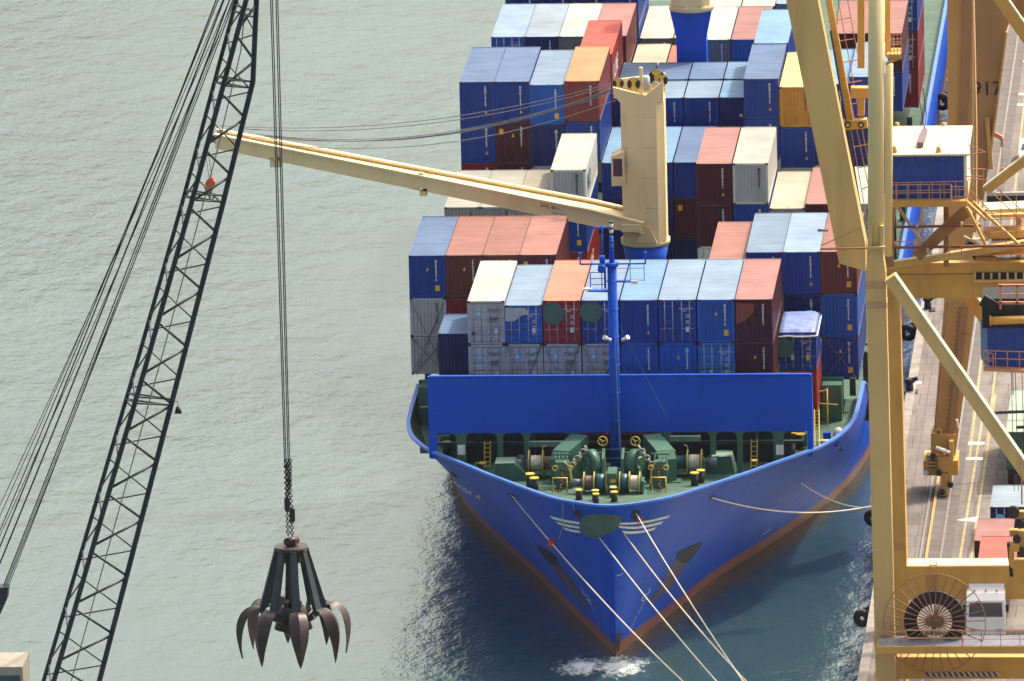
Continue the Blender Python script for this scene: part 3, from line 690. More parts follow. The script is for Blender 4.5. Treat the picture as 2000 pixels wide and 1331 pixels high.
# hatch covers and the hold coamings below the boxes
mb = MB()
mb.bb(-10.2, 10.2, -.6, 12.8, 7.6, 10.05); part(mb, 'hatch_cover', dkg, ship); mb = MB(); mb.bb(-12.3, 12.3, 13.4, 26.2, 4, 10.0); part(mb, 'hatch_cover', dkg, ship)
for y0, y1 in ((43.6, 56.6), (59.2, 72), (73.3, 86), (89.3, 102), (103.6, 130)): mb = MB(); mb.bb(-12.6, 12.6, y0, y1, 3.6, 7.2); part(mb, 'hatch_cover', dkg, ship)
mb = MB()
for Y in (26.6, 43.0, 57.6, 72.9, 88.6, 103.2):
    for x in (-14.9, 14.9): mb = MB(); mb.bb(x-.2, x+.2, Y-.3, Y, 4.2, 9); part(mb, 'lashing_post', dkg, ship)
for Y in (13.0,):
    for x in (-14.2, -12.6, 12.6, 14.6): mb = MB(); mb.bb(x-.2, x+.2, Y, Y+.4, 9.1 if abs(x) > 14 else 8.1, 10.3); part(mb, 'lashing_post', dkg, ship)

# --- deck crane
YC = 30.
zb0 = P(1257, 470, YC).z; zt = P(1257, 165, YC).z
mb = MB(); cx = -.12
mb.tube((cx, YC, zb0-9), (cx, YC, zb0-2.2), 1.15, 24); mb.tube((cx, YC, zb0-2.2), (cx, YC, zb0-.15), 1.15, 28, r2=1.6)
ped = part(mb, 'deck_crane', bluem, ship)
mb = MB(); mb.tube((cx, YC, zb0-.15), (cx, YC, zb0+.2), 1.68, 30)
a = 1.45; ch = .55
def post(mb, z0, z1, x0, x1, y0, y1, c):
    poly = [(x0, y0), (x1-c, y0), (x1, y0+c), (x1, y1-c), (x1-c, y1), (x0, y1)]
    mb.prism([(x, y, z0) for x, y in poly], (0, 0, z1-z0))
post(mb, zb0+.2, zt-1.0, cx-1.42, cx+1.50, YC-1.4, YC+1.4, .5)
mb.bb(cx-1.05, cx+.1, YC-1.46, YC-1.4, zb0+1.5, zt-1.7)
# head with cheek plates
mb.prism([(cx-1.42, YC-1.4, zt-1.0), (cx+1.5, YC-1.4, zt-1.0), (cx+1.5, YC-1.4, zt+.5), (cx+.3, YC-1.4, zt-.5), (cx-1.9, YC-1.4, zt+.1), (cx-1.9, YC-1.4, zt-.4)], (0, .25, 0))
mb.prism([(cx-1.42, YC+1.15, zt-1.0), (cx+1.5, YC+1.15, zt-1.0), (cx+1.5, YC+1.15, zt+.5), (cx+.1, YC+1.15, zt+.3), (cx-1.9, YC+1.15, zt+.1), (cx-1.9, YC+1.15, zt-.4)], (0, .25, 0))
mb.bb(cx-1.4, cx+1.45, YC-1.15, YC+1.15, zt-1.0, zt-.75); mb.bb(cx-.15, cx+.05, YC-.3, YC, zt-.8, zt+1.2)
mb.prism([(cx-.6, YC-1.75, zb0+.2), (cx+.9, YC-1.75, zb0+.2), (cx+.35, YC-1.75, zb0+1.35), (cx+.05, YC-1.75, zb0+1.35)], (0, .34, 0))
tower = part(mb, 'crane_tower', cream, ped)
for z in np.linspace(zb0+2.5, zt-2, 4): mb = MB(); mb.bb(cx-1.43, cx+1.0, YC-1.415, YC-1.4, z, z+.03); part(mb, 'weld_seam', M('seam_cream', (.5, .38, .2), .6, .1, 0, rnd=False), tower)
mb = MB()
for x in (cx+1.12, cx+1.42): mb.tube((x, YC-1.35+(x-cx-1.0)*.9, zb0+.6), (x, YC-1.35+(x-cx-1.0)*.9, zt-1.4), .02, 4)
for z in np.arange(zb0+.8, zt-1.5, .32): mb.tube((cx+1.12, YC-1.25, z), (cx+1.42, YC-.98, z), .014, 4)
part(mb, 'rung_ladder', cream, tower)
mb = MB()
for x, z, r in ((cx+1.0, zt+.55, .55), (cx+1.35, zt+.35, .42), (cx-.55, zt+.1, .45), (cx-1.6, zt+.15, .38), (cx-1.75, zt-.35, .26)):
    mb.tube((x, YC-.5, z), (x, YC-.25, z), r, 20); mb.tube((x, YC-.55, z), (x, YC-.5, z), r*.3, 10, 1)
    for k in range(2): a = .8+k*3.14; mb.prism([(x, YC-.51, z), (x+r*math.cos(a), YC-.51, z+r*math.sin(a)), (x+r*math.cos(a+.8), YC-.51, z+r*math.sin(a+.8)), (x+r*math.cos(a+1.5), YC-.51, z+r*math.sin(a+1.5))], (0, -.02, 0), 1)
part(mb, 'sheave', [blk, yel], ped)
mb = MB(); mb.tube((cx+.35, YC-.8, zt-.2), (cx+.35, YC-.8, zt+.7), .3, 12, r2=.22); mb.tube((cx+.95, YC-.9, zt+.1), (cx+.95, YC-.6, zt+.15), .24, 12); part(mb, 'floodlight', M('lamp_grey', (.45, .45, .42), .4, .1, 0), ped)
# operator's cab
mb = MB(); cxx = P(1207, 330, YC-1.4).x; cz0 = P(1207, 360, YC-1.4).z; cz1 = P(1207, 302, YC-1.4).z
mb.bb(cxx-.35, cxx+.45, YC-2.0, YC-.4, cz0, cz0+.25); mb.prism([(cxx-.45, YC-2.1, cz1-.15), (cxx+.45, YC-2.1, cz1-.15), (cxx+.45, YC-2.1, cz1+.35), (cxx-.2, YC-2.1, cz1+.05)], (0, 1.8, 0))
for x, y in ((cxx-.35, YC-2), (cxx+.4, YC-2), (cxx-.35, YC-.5)): mb.bb(x-.06, x+.06, y-.06, y+.06, cz0, cz1)
mb.bb(cxx-.35, cxx+.45, YC-2.02, YC-.42, cz0+.2, cz0+.65)
cab = part(mb, 'cab', cream, ped)
glass = paint('glass_dark', (.03, .05, .08), .08, .1, 0, spec=.8, rnd=False, dirtamt=0)
mb = MB(); mb.bb(cxx-.3, cxx+.38, YC-1.95, YC-.5, cz0+.65, cz1-.12); part(mb, 'window', glass, cab)
# jib: two plated girders tied by cross plates
J0 = P(1258, 447, YC-2.1); J1 = P(420, 277, YC-2.1)
def jp(t, dy=0, dz_=0): p = J0+(J1-J0)*t; return V((p.x, p.y+dy, p.z+dz_))
mb = MB(); n = 24
def hgt(t): return (.75+.35*min(t/.12, 1)) if t < .12 else 1.1-.12*((t-.12)/.88)
for dy in (0, 3.1):
    top = []; bot = []
    for k in range(n+1):
        t = k/n; w = (1-t)*1.0; yy = dy if dy == 0 else 1.5+1.6*w
        top.append(jp(t, yy, hgt(t)*.5)); bot.append(jp(t, yy, -hgt(t)*.5))
    mb.grid([top, bot], 0, False); mb.grid([[p+V((0, .22, 0)) for p in bot], [p+V((0, .22, 0)) for p in top]], 0, False)
    mb.grid([[p+V((0, -.12, .03)) for p in bot], [p+V((0, .34, .03)) for p in bot]], 0, False)
    mb.grid([[p+V((0, .36, .05)) for p in top], [p+V((0, -.14, .05)) for p in top]], 0, False); mb.grid([[p+V((0, -.14, .05)) for p in top], [p+V((0, -.14, -.08)) for p in top]], 0, False)
    mb.grid([[p+V((0, .36, -.08)) for p in top], [p+V((0, .36, .05)) for p in top]], 0, False)
tp = [jp(k/n, .2, hgt(k/n)*.5-.22) for k in range(n+1)]; tq = [jp(k/n, 1.5+1.6*(1-k/n), hgt(k/n)*.5-.22) for k in range(n+1)]
mb.grid([tq, tp], 0, False)
for t in (.08, .52, .53, .86): mb.beam(jp(t, -.15, -.3), jp(t, 2.2, -.3), .25, .3)
mb.box(jp(.515, .3, -.6), (.5, .6, .5)); mb.box(jp(.86, .3, -.6), (.75, .6, .7)); mb.box(jp(.52, .2, .62), (.3, .3, .2)); mb.box(jp(.5, 1.9, .62), (.25, .3, .2)); mb.box(jp(.03, -.05, -.1), (1.3, .5, .5))
jib = part(mb, 'jib', cream, ped)
mb = MB()
for dz_, dx in ((.35, 0), (-.1, .2), (.1, -.3), (-.35, .4)): mb.tube(jp(.985, 0, dz_)+V((dx, .2, 0)), jp(.985, 0, dz_)+V((dx, 1.4, 0)), .26, 14)
mb.box(jp(1.005, .8, .1), (.5, 1.0, .5)); part(mb, 'jib_head', M('jib_head', (.10, .08, .06), .6, .3, .2), jib)
d = (J0-J1).normalized()
text_part('lettering', 'SWL 40 t', .34, basis(jp(.243, -.02, .06), d, V((-d.z, 0, d.x))), blk, jib)
text_part('lettering', 'R 4.0 - 28 m', .2, basis(jp(.215, -.02, -.25), d, V((-d.z, 0, d.x))), blk, jib)
mb = MB()
for (u0, v0, du), (u1, v1) in (((1205, 160, 0), (430, 246)), ((1208, 164, 0), (470, 252)), ((1206, 170, 0), (500, 262)), ((1207, 171, 0), (515, 266)), ((1207, 173, 0), (520, 266)), ((1205, 178, 0), (460, 264)), ((1204, 196, 0), (500, 277))):
    a = P(u0, v0, YC-.4); b = P(u1, v1, YC-1.2); line(mb, a, b, .028, 1.2 if v0 < 170 else 1.6, 16, 4)
part(mb, 'wire_rope', M('wire'), ped)
org = M('hook_orange', (.75, .10, .02), .5, .1, 0)
mb = MB(); h0 = P(410, 350, YC-1.4)
mb.prism([h0+V((-.18, -.15, .0)), h0+V((.2, -.15, .1)), h0+V((.28, -.15, -.4)), h0+V((.1, -.15, -1.0)), h0+V((-.25, -.15, -1.0)), h0+V((-.42, -.15, -.5))], (0, .4, 0))
mb.tube(h0+V((.1, -.25, -.3)), h0+V((.1, .3, -.3)), .26, 14)
hk = part(mb, 'hook_block', org, ped)
mb = MB(); mb.path([h0+V((-.05, 0, -1.0)), h0+V((-.05, 0, -1.35)), h0+V((.15, 0, -1.5)), h0+V((.2, 0, -1.25))], .08, 6); part(mb, 'hook', blk, hk)
mb = MB(); mb.tube(h0+V((-.05, 0, .0)), P(400, 290, YC-1.4), .02, 4); mb.tube(h0+V((.12, 0, .1)), P(406, 288, YC-1.4), .02, 4); part(mb, 'hoist_rope', M('wire'), hk)
# second deck crane pedestal farther aft
Y2 = 87.6; zA = P(1352, 70, Y2).z; zB = P(1352, 18, Y2).z; c2 = P(1352, 100, Y2).x
def sq(z, w, d=.95): return [(c2-w, Y2-d, z), (c2+w, Y2-d, z), (c2+w, Y2+d, z), (c2-w, Y2+d, z)]
mb = MB()
for (z0, w0), (z1, w1) in (((6, 1.08), (zA, 1.08)), ((zA, 1.08), (zB, 1.5))): mb.add(sq(z0, w0)+sq(z1, w1), BOXF)
p2 = part(mb, 'deck_crane', bluem, ship)
mb = MB(); mb.tube((c2, Y2, zB), (c2, Y2, zB+.5), 1.62, 28); post(mb, zB+.5, zB+9, c2-1.4, c2+1.4, Y2-1.3, Y2+1.3, .4)
mb.bb(c2-.9, c2+.9, Y2-1.6, Y2-1.3, zB+.5, zB+1.6); part(mb, 'crane_tower', cream, p2)

# ================================================================== CONTAINERS
W2 = 2.438; L40 = 12.192; L20 = 6.058; HH, HS = 2.896, 2.591
CC = {  # wall paint, sun-bleached roof paint with sunlight and sky glare mixed in
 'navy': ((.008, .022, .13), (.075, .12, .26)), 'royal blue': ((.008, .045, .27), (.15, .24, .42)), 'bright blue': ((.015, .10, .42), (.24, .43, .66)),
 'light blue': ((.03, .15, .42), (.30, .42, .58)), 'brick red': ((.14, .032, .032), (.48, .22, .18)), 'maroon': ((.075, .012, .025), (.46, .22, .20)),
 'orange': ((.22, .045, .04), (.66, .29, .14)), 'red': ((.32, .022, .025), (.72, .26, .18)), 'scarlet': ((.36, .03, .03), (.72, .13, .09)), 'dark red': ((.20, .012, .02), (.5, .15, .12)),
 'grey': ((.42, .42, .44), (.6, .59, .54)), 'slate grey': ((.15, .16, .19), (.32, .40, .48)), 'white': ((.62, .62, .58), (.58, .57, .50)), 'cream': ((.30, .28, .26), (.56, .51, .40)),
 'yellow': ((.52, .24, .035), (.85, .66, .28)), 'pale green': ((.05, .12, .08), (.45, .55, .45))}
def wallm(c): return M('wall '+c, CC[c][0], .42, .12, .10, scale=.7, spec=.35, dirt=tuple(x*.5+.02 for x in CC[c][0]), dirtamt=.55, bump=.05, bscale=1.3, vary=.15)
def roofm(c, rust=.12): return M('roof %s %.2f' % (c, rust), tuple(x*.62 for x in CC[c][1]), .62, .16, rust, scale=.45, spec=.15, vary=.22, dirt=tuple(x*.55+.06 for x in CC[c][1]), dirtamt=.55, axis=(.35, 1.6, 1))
framem = M('frame_dark', (.05, .025, .03), .6, .3, .3, scale=2)
_cm = {}
def corr(x0, x1, pitch, dep):
    n = max(int((x1-x0)/pitch), 1); p = (x1-x0)/n; out = []
    for k in range(n): b = x0+k*p; out += [(b, 0), (b+p*.28, 0), (b+p*.42, dep), (b+p*.78, dep), (b+p*.92, 0)]
    return out+[(x1, 0)]
def cmesh(kind, Lg, H):
    k = (kind, Lg, H)
    if k in _cm: return _cm[k]
    mb = MB(); w = W2/2
    if kind == 'body':
        for x in (-w, w):
            for y in (0, Lg): mb.bb(x-(.16 if x > 0 else 0), x+(.16 if x < 0 else 0), y-(.16 if y > 0 else 0), y+(.16 if y == 0 else 0), .0, H-.005, 0)
        for s in (-1, 1):
            a, b = sorted((s*w, s*(w-.1))); mb.bb(a, b, .16, Lg-.16, .02, .18, 0); mb.bb(a, b, .16, Lg-.16, H-.12, H-.01, 0)
            pr = corr(.16, Lg-.16, .30, .05); xs_ = s*(w-.012)
            mb.grid([[(xs_-s*d_, y, .18) for y, d_ in pr], [(xs_-s*d_, y, H-.12) for y, d_ in pr]] if s < 0 else [[(xs_-s*d_, y, H-.12) for y, d_ in pr], [(xs_-s*d_, y, .18) for y, d_ in pr]], 0, False)
        mb.bb(-w+.16, w-.16, 0.005, .12, .03, .17, 0); mb.bb(-w+.16, w-.16, .004, .1, H-.13, H-.012, 0)
        mb.bb(-w+.05, w-.05, .12, Lg-.12, .12, .16, 0); mb.bb(-w+.16, w-.16, Lg-.1, Lg-.03, .03, H-.02, 0)
        for x in (-w, w-.18):
            for y in (0, Lg-.18):
                for z in (0, H-.118): mb.bb(x-.004, x+.184, y-.006, y+.184, z, z+.122, 1)
    elif kind == 'roof':
        pr = corr(.1, Lg-.1, .55 if Lg > 7 else .5, -.02); z = H-.022
        mb.grid([[(-w+.08, y, z-d_) for y, d_ in pr], [(w-.08, y, z-d_) for y, d_ in pr]][::-1], 0, False)
        for a, b in ((-w+.002, -w+.085), (w-.085, w-.002)): mb.bb(a, b, .185, Lg-.185, H-.03, H+.006, 0)
        for a, b in ((.012, .11), (Lg-.11, Lg-.012)): mb.bb(-w+.185, w-.185, a, b, H-.03, H+.004, 0)
    elif kind == 'end':
        pr = corr(-w+.16, w-.16, .235, .042); y = .018
        mb.grid([[(x, y+d_, .17) for x, d_ in pr], [(x, y+d_, H-.13) for x, d_ in pr]], 0, False)
    elif kind == 'door':      # one leaf, hinged side at -x
        h0, h1 = .2, H-.16; n = 5; pz = (h1-h0)/n
        a, b = .03, w-.17; pr = []
        for k in range(n): z = h0+k*pz; pr += [(z, 0), (z+pz*.52, 0), (z+pz*.62, .035), (z+pz*.88, .035), (z+pz*.98, 0)]
        pr.append((h1, 0)); mb.grid([[(a, d_, z) for z, d_ in pr], [(b, d_, z) for z, d_ in pr]][::-1], 0, False)
        for x0, x1, z0, z1 in ((a-.02, a+.04, h0, h1), (b-.04, b+.02, h0, h1)): mb.bb(x0, x1, -.018, .02, z0, z1, 0)
        for z in (.5, 1.1, 1.7, H-.6): mb.bb(b-.02, b+.12, -.03, .0, z, z+.08, 0)
    elif kind == 'bar':
        mb.tube((0, -.05, .12), (0, -.05, H-.1), .026, 6)
        for z in (.3, 1.0, 1.7, H-.4): mb.box((0, -.03, z), (.1, .05, .06))
        mb.tube((0, -.07, .95), (.3, -.07, 1.0), .02, 5)
    _cm[k] = mb.mesh('container_'+kind, [framem, framem]); return _cm[k]
def put(name, me, mats, parent, loc=(0, 0, 0), sx=1):
    o = bpy.data.objects.new(name, me); COL.objects.link(o); o.parent = parent; o.location = loc
    if sx != 1: o.scale = (sx, 1, 1)
    for i, m in enumerate(mats): o.material_slots[i].link = 'OBJECT'; o.material_slots[i].material = m
    return o
def flat(name, poly, mat, parent):      # small plate in the plane y = const
    mb = MB(); mb.prism(poly[::-1], (0, .012, 0)); o = mb.build(name, mat, parent); return o
numw = M('lettering_white', (.60, .61, .60), .6, .05, 0, dirtamt=.1); numd = M('lettering_dark', (.05, .05, .07), .6, .05, 0, dirtamt=0)
ceyel = M('sticker_yellow', (.75, .42, .04), .6, .1, 0, dirtamt=.3); skyb = M('logo_blue', (.17, .45, .68), .6, .05, 0, dirtamt=.1)
NUMS = ['MSKU 304718', 'MAEU 712045', 'GATU 850231', 'TRLU 446190', 'PONU 187326', 'MWCU 523804']
GRP = 'containers stacked on the ship'
cnt = [0]; allc = []
def container(slotx, Y, ztop, col, style='end', H=HH, Lg=L40, label='', roof=None, rust=.12, num=True, group=GRP, stick='', logo=False, side=None, sidecol=None):
    i = cnt[0]; cnt[0] += 1; w = W2/2
    t = thing('shipping_container', label, 'container', (slotx, Y, ztop-H), group)
    wm = wallm(col)
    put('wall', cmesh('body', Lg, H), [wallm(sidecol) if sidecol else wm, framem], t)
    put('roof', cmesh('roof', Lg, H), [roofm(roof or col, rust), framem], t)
    if style == 'end':
        put('end_wall', cmesh('end', Lg, H), [wm, framem], t)
        if num: text_part('lettering', '\n'.join(NUMS[i % 6].replace(' ', '')), .20, basis((.60, -.004, H-.45), (1, 0, 0), (0, 0, 1)), numd if col in ('grey', 'cream', 'yellow') else numw, t, 'CENTER', .72, .012)
        if 't' in stick: flat('warning_sticker', [(.52, -.012, .62), (.72, -.012, .62), (.62, -.012, .86)], ceyel, t)
        if 'm' in stick: flat('warning_sticker', [(-.08, -.012, H-1.05), (.12, -.012, H-1.05), (.02, -.012, H-.78)], ceyel, t)
        if 's' in stick: flat('placard', [(.52, -.012, .48), (.82, -.012, .48), (.82, -.012, .86), (.52, -.012, .86)], ceyel, t)
        if 'u' in stick: flat('placard', [(-.95, -.012, H-.85), (-.66, -.012, H-.85), (-.66, -.012, H-.45), (-.95, -.012, H-.45)], ceyel, t)
        if 'p' in stick: flat('placard', [(.2, -.012, H-1.4), (.4, -.012, H-1.4), (.4, -.012, H-1.2), (.2, -.012, H-1.2)], numw, t)
    elif style == 'door':
        for s in (1, -1):
            d = put('door', cmesh('door', Lg, H), [wm, framem], t, (0, .03, 0), s)
            for x in (.3, .82): put('locking_bar', cmesh('bar', Lg, H), [M('bar grey', (.34, .35, .38), .4, .15, .1) if col != 'grey' else M('bar grey2', (.20, .20, .23), .4, .15, .1), framem], d, (x, 0, 0))
        lm = numd if col == 'grey' else numw
        text_part('lettering', NUMS[i % 6]+' %d\n      45G1' % (i % 9+1), .135, basis((.12, -.03, H-.62), (1, 0, 0), (0, 0, 1)), lm, t, 'LEFT', 1.0, .003)
        if col != 'grey': text_part('lettering', '30480\n67200\n\n3890\n8580\n\n26590\n76.3', .115, basis((.55, -.03, H-1.05), (1, 0, 0), (0, 0, 1)), lm, t, 'LEFT', 1.15, .003)
        else: text_part('lettering', 'MGW 30480\nTARE 3890\nNET 26590', .11, basis((.2, -.03, H-1.15), (1, 0, 0), (0, 0, 1)), lm, t, 'LEFT', 1.2, .006)
        flat('placard', [(.55, -.035, .75), (.76, -.035, .75), (.76, -.035, 1.05), (.55, -.035, 1.05)], numw if col == 'grey' else (ceyel if i % 2 else numw), t)
        flat('placard', [(-.45, -.035, .75), (-.25, -.035, .75), (-.25, -.035, 1.1), (-.45, -.035, 1.1)] if i % 2 else [(-.95, -.035, .62), (-.72, -.035, .62), (-.72, -.035, .85), (-.95, -.035, .85)], numw if i % 2 else numd, t)
    if logo:
        flat('logo', [(-.62, -.03, H-1.0), (-.3, -.03, H-1.0), (-.3, -.03, H-.68), (-.62, -.03, H-.68)], skyb, t)
        st = [(-.46+(.13 if k % 2 == 0 else .055)*math.sin(k*math.pi/7), -.045, H-.84+(.13 if k % 2 == 0 else .055)*math.cos(k*math.pi/7)) for k in range(14)]
        flat('logo_star', st, numw, t)
    if side: 
        tx, sz, mt_, x0, z0 = side
        text_part('side_lettering', tx, sz, basis((w+.012, x0, z0), (0, 1, 0), (0, 0, 1)), mt_, t, 'LEFT', 1., .03)
    if Lg > 7 and i % 3 == 1:
        flat('roof_tag', [(.0, .3, H+.006), (.14, .3, H+.006), (.14, .3, H+.05), (0, .3, H+.05)], numw, t)
    allc.append(t); return t
pl, pc = 2.474, 2.529
def XS(k):
    if k <= 4: return -2*pc-(4-k)*pl
    if k <= 9: return -2*pc+(k-4)*pc
    return 3*pc+(k-9)*pl
def SX(k): return (XS(k)+XS(k+1))/2
ORD = ['first', 'second', 'third', 'fourth', 'fifth', 'sixth', 'seventh', 'eighth', 'ninth', 'tenth', 'eleventh', 'twelfth']
RNAME = {1: 'front row', 2: 'second row', 3: 'first row behind yellow tower', 4: 'second row behind yellow tower', 5: 'row before blue crane post', 6: 'row behind blue crane post', 7: 'rearmost left row', 8: 'rearmost right row'}
TIER = ['top', 'second down', 'third down', 'fourth down']
# (row, Y, slot, top z, [(colour, style, height, options), ...] from the top down)
G_ = 0.03
ROWS = [
 (1, 0, 2, 18.7, [('grey', 'door', HH, dict(logo=True, roof='white', rust=0)), ('grey', 'door', HH, dict(logo=True))]),
 (1, 0, 3, 18.4, [('bright blue', 'door', HS, dict(roof='light blue')), ('grey', 'door', HH, dict(logo=True))]),
 (1, 0, 4, 18.7, [('red', 'door', HH, dict(roof='red', rust=0)), ('grey', 'door', HH, dict(logo=True))]),
 (1, 0, 5, 18.7, [('royal blue', 'door', HH, dict(roof='light blue', rust=0)), ('grey', 'door', HH, dict(logo=True))]),
 (1, 0, 6, 18.7, [('royal blue', 'end', HH, dict(roof='bright blue', stick='t')), ('bright blue', 'end', HH, {})]),
 (1, 0, 7, 18.7, [('royal blue', 'door', HH, dict(roof='light blue')), ('bright blue', 'end', HH, dict(stick='m'))]),
 (1, 0, 8, 18.7, [('bright blue', 'end', HH, dict(roof='light blue', stick='ms')), ('light blue', 'door', HH, {})]),
 (1, 0, 9, 18.7, [('maroon', 'end', HH, dict(stick='', rust=0)), ('maroon', 'end', HH, dict(stick='m'))]),
 (1, 6.13, 1, 15.12, [('navy', 'end', HS, dict(Lg=L20, num=False, roof='royal blue')), ('navy', 'end', HS, dict(Lg=L20, num=False))]),
 (2, 13.74, 0, 18.72, [('royal blue', 'end', HH, dict(stick='ms')), ('grey', 'end', HS, {}), ('grey', 'end', HS, {})]),
 (2, 13.74, 1, 18.72, [('brick red', 'end', HH, dict(stick='m')), ('dark red', 'end', HH, {})]),
 (2, 13.74, 2, 18.72, [('brick red', 'end', HH, dict(rust=0))]),
 (2, 13.74, 3, 18.72, [('brick red', 'end', HH, dict(stick='u', rust=0))]),
 (2, 13.74, 8, 18.2, [('maroon', 'end', HS, dict(roof='brick red', rust=0))]),
 (2, 13.74, 9, 18.78, [('royal blue', 'end', HH, dict(roof='light blue'))]),
 (2, 13.74, 10, 18.78, [('royal blue', 'end', HH, dict(roof='light blue', stick='t')), ('navy', 'end', HH, {})]),
 (2, 13.74, 11, 18.78, [('brick red', 'end', HH, dict(stick='ms')), ('bright blue', 'end', HH, dict(stick='s', rust=.3)), ('royal blue', 'end', HH, dict(stick='ms'))]),
 (3, 44.02, 0, 15.35, [('cream', 'end', HH, dict(roof='white')), ]),
 (3, 44.02, 1, 15.35, [('cream', 'end', HH, dict(roof='white')), ]),
 (3, 44.02, 2, 15.35, [('cream', 'end', HH, dict(roof='cream')), ]),
 (3, 44.02, 3, 17.94, [('grey', 'end', HH, dict(roof='white', sidecol='white', rust=0, side=('P&O', 1.8, M('pando_blue', (.02, .07, .2), .6, .05, 0), 1.5, .9))), ('royal blue', 'end', HH, dict(stick='s', side=('', 1, None, 0, 0))), ('red', 'end', HH, dict(side=('K LINE', 1.7, numw, 1.2, .7)))]),
 (3, 44.02, 7, 18.3, [('maroon', 'end', HH, dict(stick='t')), ('maroon', 'end', HH, {}), ('white', 'door', HH, {})]),
 (3, 44.02, 8, 18.3, [('grey', 'end', HH, dict(roof='white', sidecol='white', rust=0)), ('royal blue', 'end', HH, dict(stick='t'))]),
 (3, 44.02, 9, 15.1, [('cream', 'end', HH, dict(roof='cream'))]),
 (3, 44.02, 10, 15.4, [('maroon', 'end', HH, {})]),
 (3, 44.02, 11, 15.4, [('grey', 'end', HH, dict(roof='white'))]),
 (4, 59.6, 0, 20.95, [('royal blue', 'end', HH, dict(stick='t')), ('royal blue', 'end', HH, dict(stick='t')), ('dark red', 'end', HS, {})]),
 (4, 59.6, 1, 20.95, [('royal blue', 'end', HH, dict(stick='t')), ('maroon', 'end', HH, dict(stick='um')), ('maroon', 'end', HS, {})]),
 (4, 59.6, 2, 20.7, [('bright blue', 'end', HH, dict(roof='light blue', stick='s')), ('navy', 'end', HH, {}), ('grey', 'end', HS, {})]),
 (4, 59.6, 3, 20.95, [('orange', 'end', HH, dict(rust=0)), ('royal blue', 'end', HH, {})]),
 (4, 59.6, 4, 15.05, [('royal blue', 'end', HS, dict(roof='bright blue', num=False)), ('navy', 'end', HS, dict(num=False)), ('navy', 'end', HS, dict(num=False))]),
 (4, 59.6, 5, 15.05, [('royal blue', 'end', HS, dict(roof='bright blue', num=False)), ('navy', 'end', HS, dict(num=False)), ('navy', 'end', HS, dict(num=False))]),
 (4, 59.6, 6, 15.05, [('royal blue', 'end', HS, dict(rust=.25)), ('maroon', 'end', HH, dict(stick='u')), ('navy', 'end', HS, dict(num=False))]),
 (4, 59.6, 8, 21.01, [('royal blue', 'end', HH, dict(stick='t')), ('royal blue', 'end', HH, {})]),
 (4, 59.6, 9, 20.4, [('yellow', 'end', HH, dict(rust=0)), ('royal blue', 'end', HH, dict(stick='t'))]),
 (4, 59.6, 10, 20.6, [('royal blue', 'end', HH, dict(roof='bright blue')), ('navy', 'end', HH, {})]),
 (4, 59.6, 11, 21.1, [('royal blue', 'end', HH, dict(roof='light blue')), ('navy', 'end', HH, {}), ('navy', 'end', HS, dict(num=False))]),
 (5, 73.5, 3, 20.0, [('scarlet', 'end', HH, dict(rust=0, side=('K LINE', 1.7, numw, 1.5, .6))), ('dark red', 'end', HH, {})]),
 (5, 73.5, 4, 16.77, [('navy', 'end', HS, dict(Lg=L20, num=False, roof='royal blue'))]), (5, 73.5, 5, 16.77, [('royal blue', 'end', HS, dict(Lg=L20, roof='light blue'))]),
 (5, 73.5, 6, 16.77, [('royal blue', 'end', HS, dict(Lg=L20, roof='light blue', rust=.3))]), (5, 73.5, 7, 16.77, [('navy', 'end', HS, dict(Lg=L20, roof='bright blue', stick='p'))]),
 (5, 79.65, 4, 16.85, [('navy', 'end', HS, dict(Lg=L20, num=False, roof='royal blue', rust=.2))]), (5, 79.65, 5, 16.85, [('navy', 'end', HS, dict(Lg=L20, roof='royal blue', rust=.2))]),
 (5, 79.65, 6, 16.85, [('navy', 'end', HS, dict(Lg=L20, roof='royal blue', rust=.25))]), (5, 79.65, 7, 16.85, [('navy', 'end', HS, dict(Lg=L20, roof='bright blue'))]),
 (5, 73.5, 8, 20.7, [('royal blue', 'end', HH, dict(roof='bright blue'))]),
 (6, 89.7, 0, 18.0, [('bright blue', 'door', HH, dict(roof='light blue'))]), (6, 89.7, 1, 18.0, [('navy', 'end', HH, dict(roof='slate grey'))]),
 (6, 89.7, 2, 18.0, [('slate grey', 'end', HH, dict(roof='white'))]), (6, 89.7, 3, 18.0, [('brick red', 'end', HH, dict(roof='maroon'))]),
 (6, 89.7, 4, 14.9, [('cream', 'end', HH, dict(roof='cream', rust=.2))]), (6, 89.7, 5, 14.8, [('red', 'end', HH, {})]),
 (6, 89.7, 6, 17.67, [('slate grey', 'end', HH, dict(roof='white', rust=.3))]), (6, 89.7, 7, 17.67, [('bright blue', 'end', HH, dict(roof='maroon', rust=.2))]),
 (6, 89.7, 10, 18.05, [('maroon', 'end', HH, {}), ]), (6, 89.7, 11, 18.05, [('maroon', 'end', HH, {}), ('royal blue', 'end', HH, {})]),
 (7, 104, 0, 18.3, [('navy', 'end', HH, {})]), (7, 104, 1, 18.3, [('navy', 'end', HH, {})]), (7, 104, 2, 18.3, [('navy', 'end', HH, {})]), (7, 104, 3, 18.6, [('royal blue', 'end', HH, {}), ('royal blue', 'end', HH, {})]),
 (8, 104, 4, 14.88, [('slate grey', 'end', HH, dict(roof='white', rust=0))]), (8, 104, 5, 14.88, [('slate grey', 'end', HH, dict(roof='white'))]),
 (8, 104, 7, 17.2, [('navy', 'end', HH, dict(roof='white'))]), (8, 104, 8, 17.4, [('slate grey', 'end', HH, dict(roof='light blue'))]), (8, 104, 6, 17.2, [('slate grey', 'end', HH, dict(roof='white'))]),
 (8, 117.9, 11, 18.2, [('royal blue', 'end', HH, dict(stick='s')), ('royal blue', 'door', HH, {}), ('dark red', 'door', HH, {}), ('dark red', 'end', HH, {})]),
]
slots_in = {}
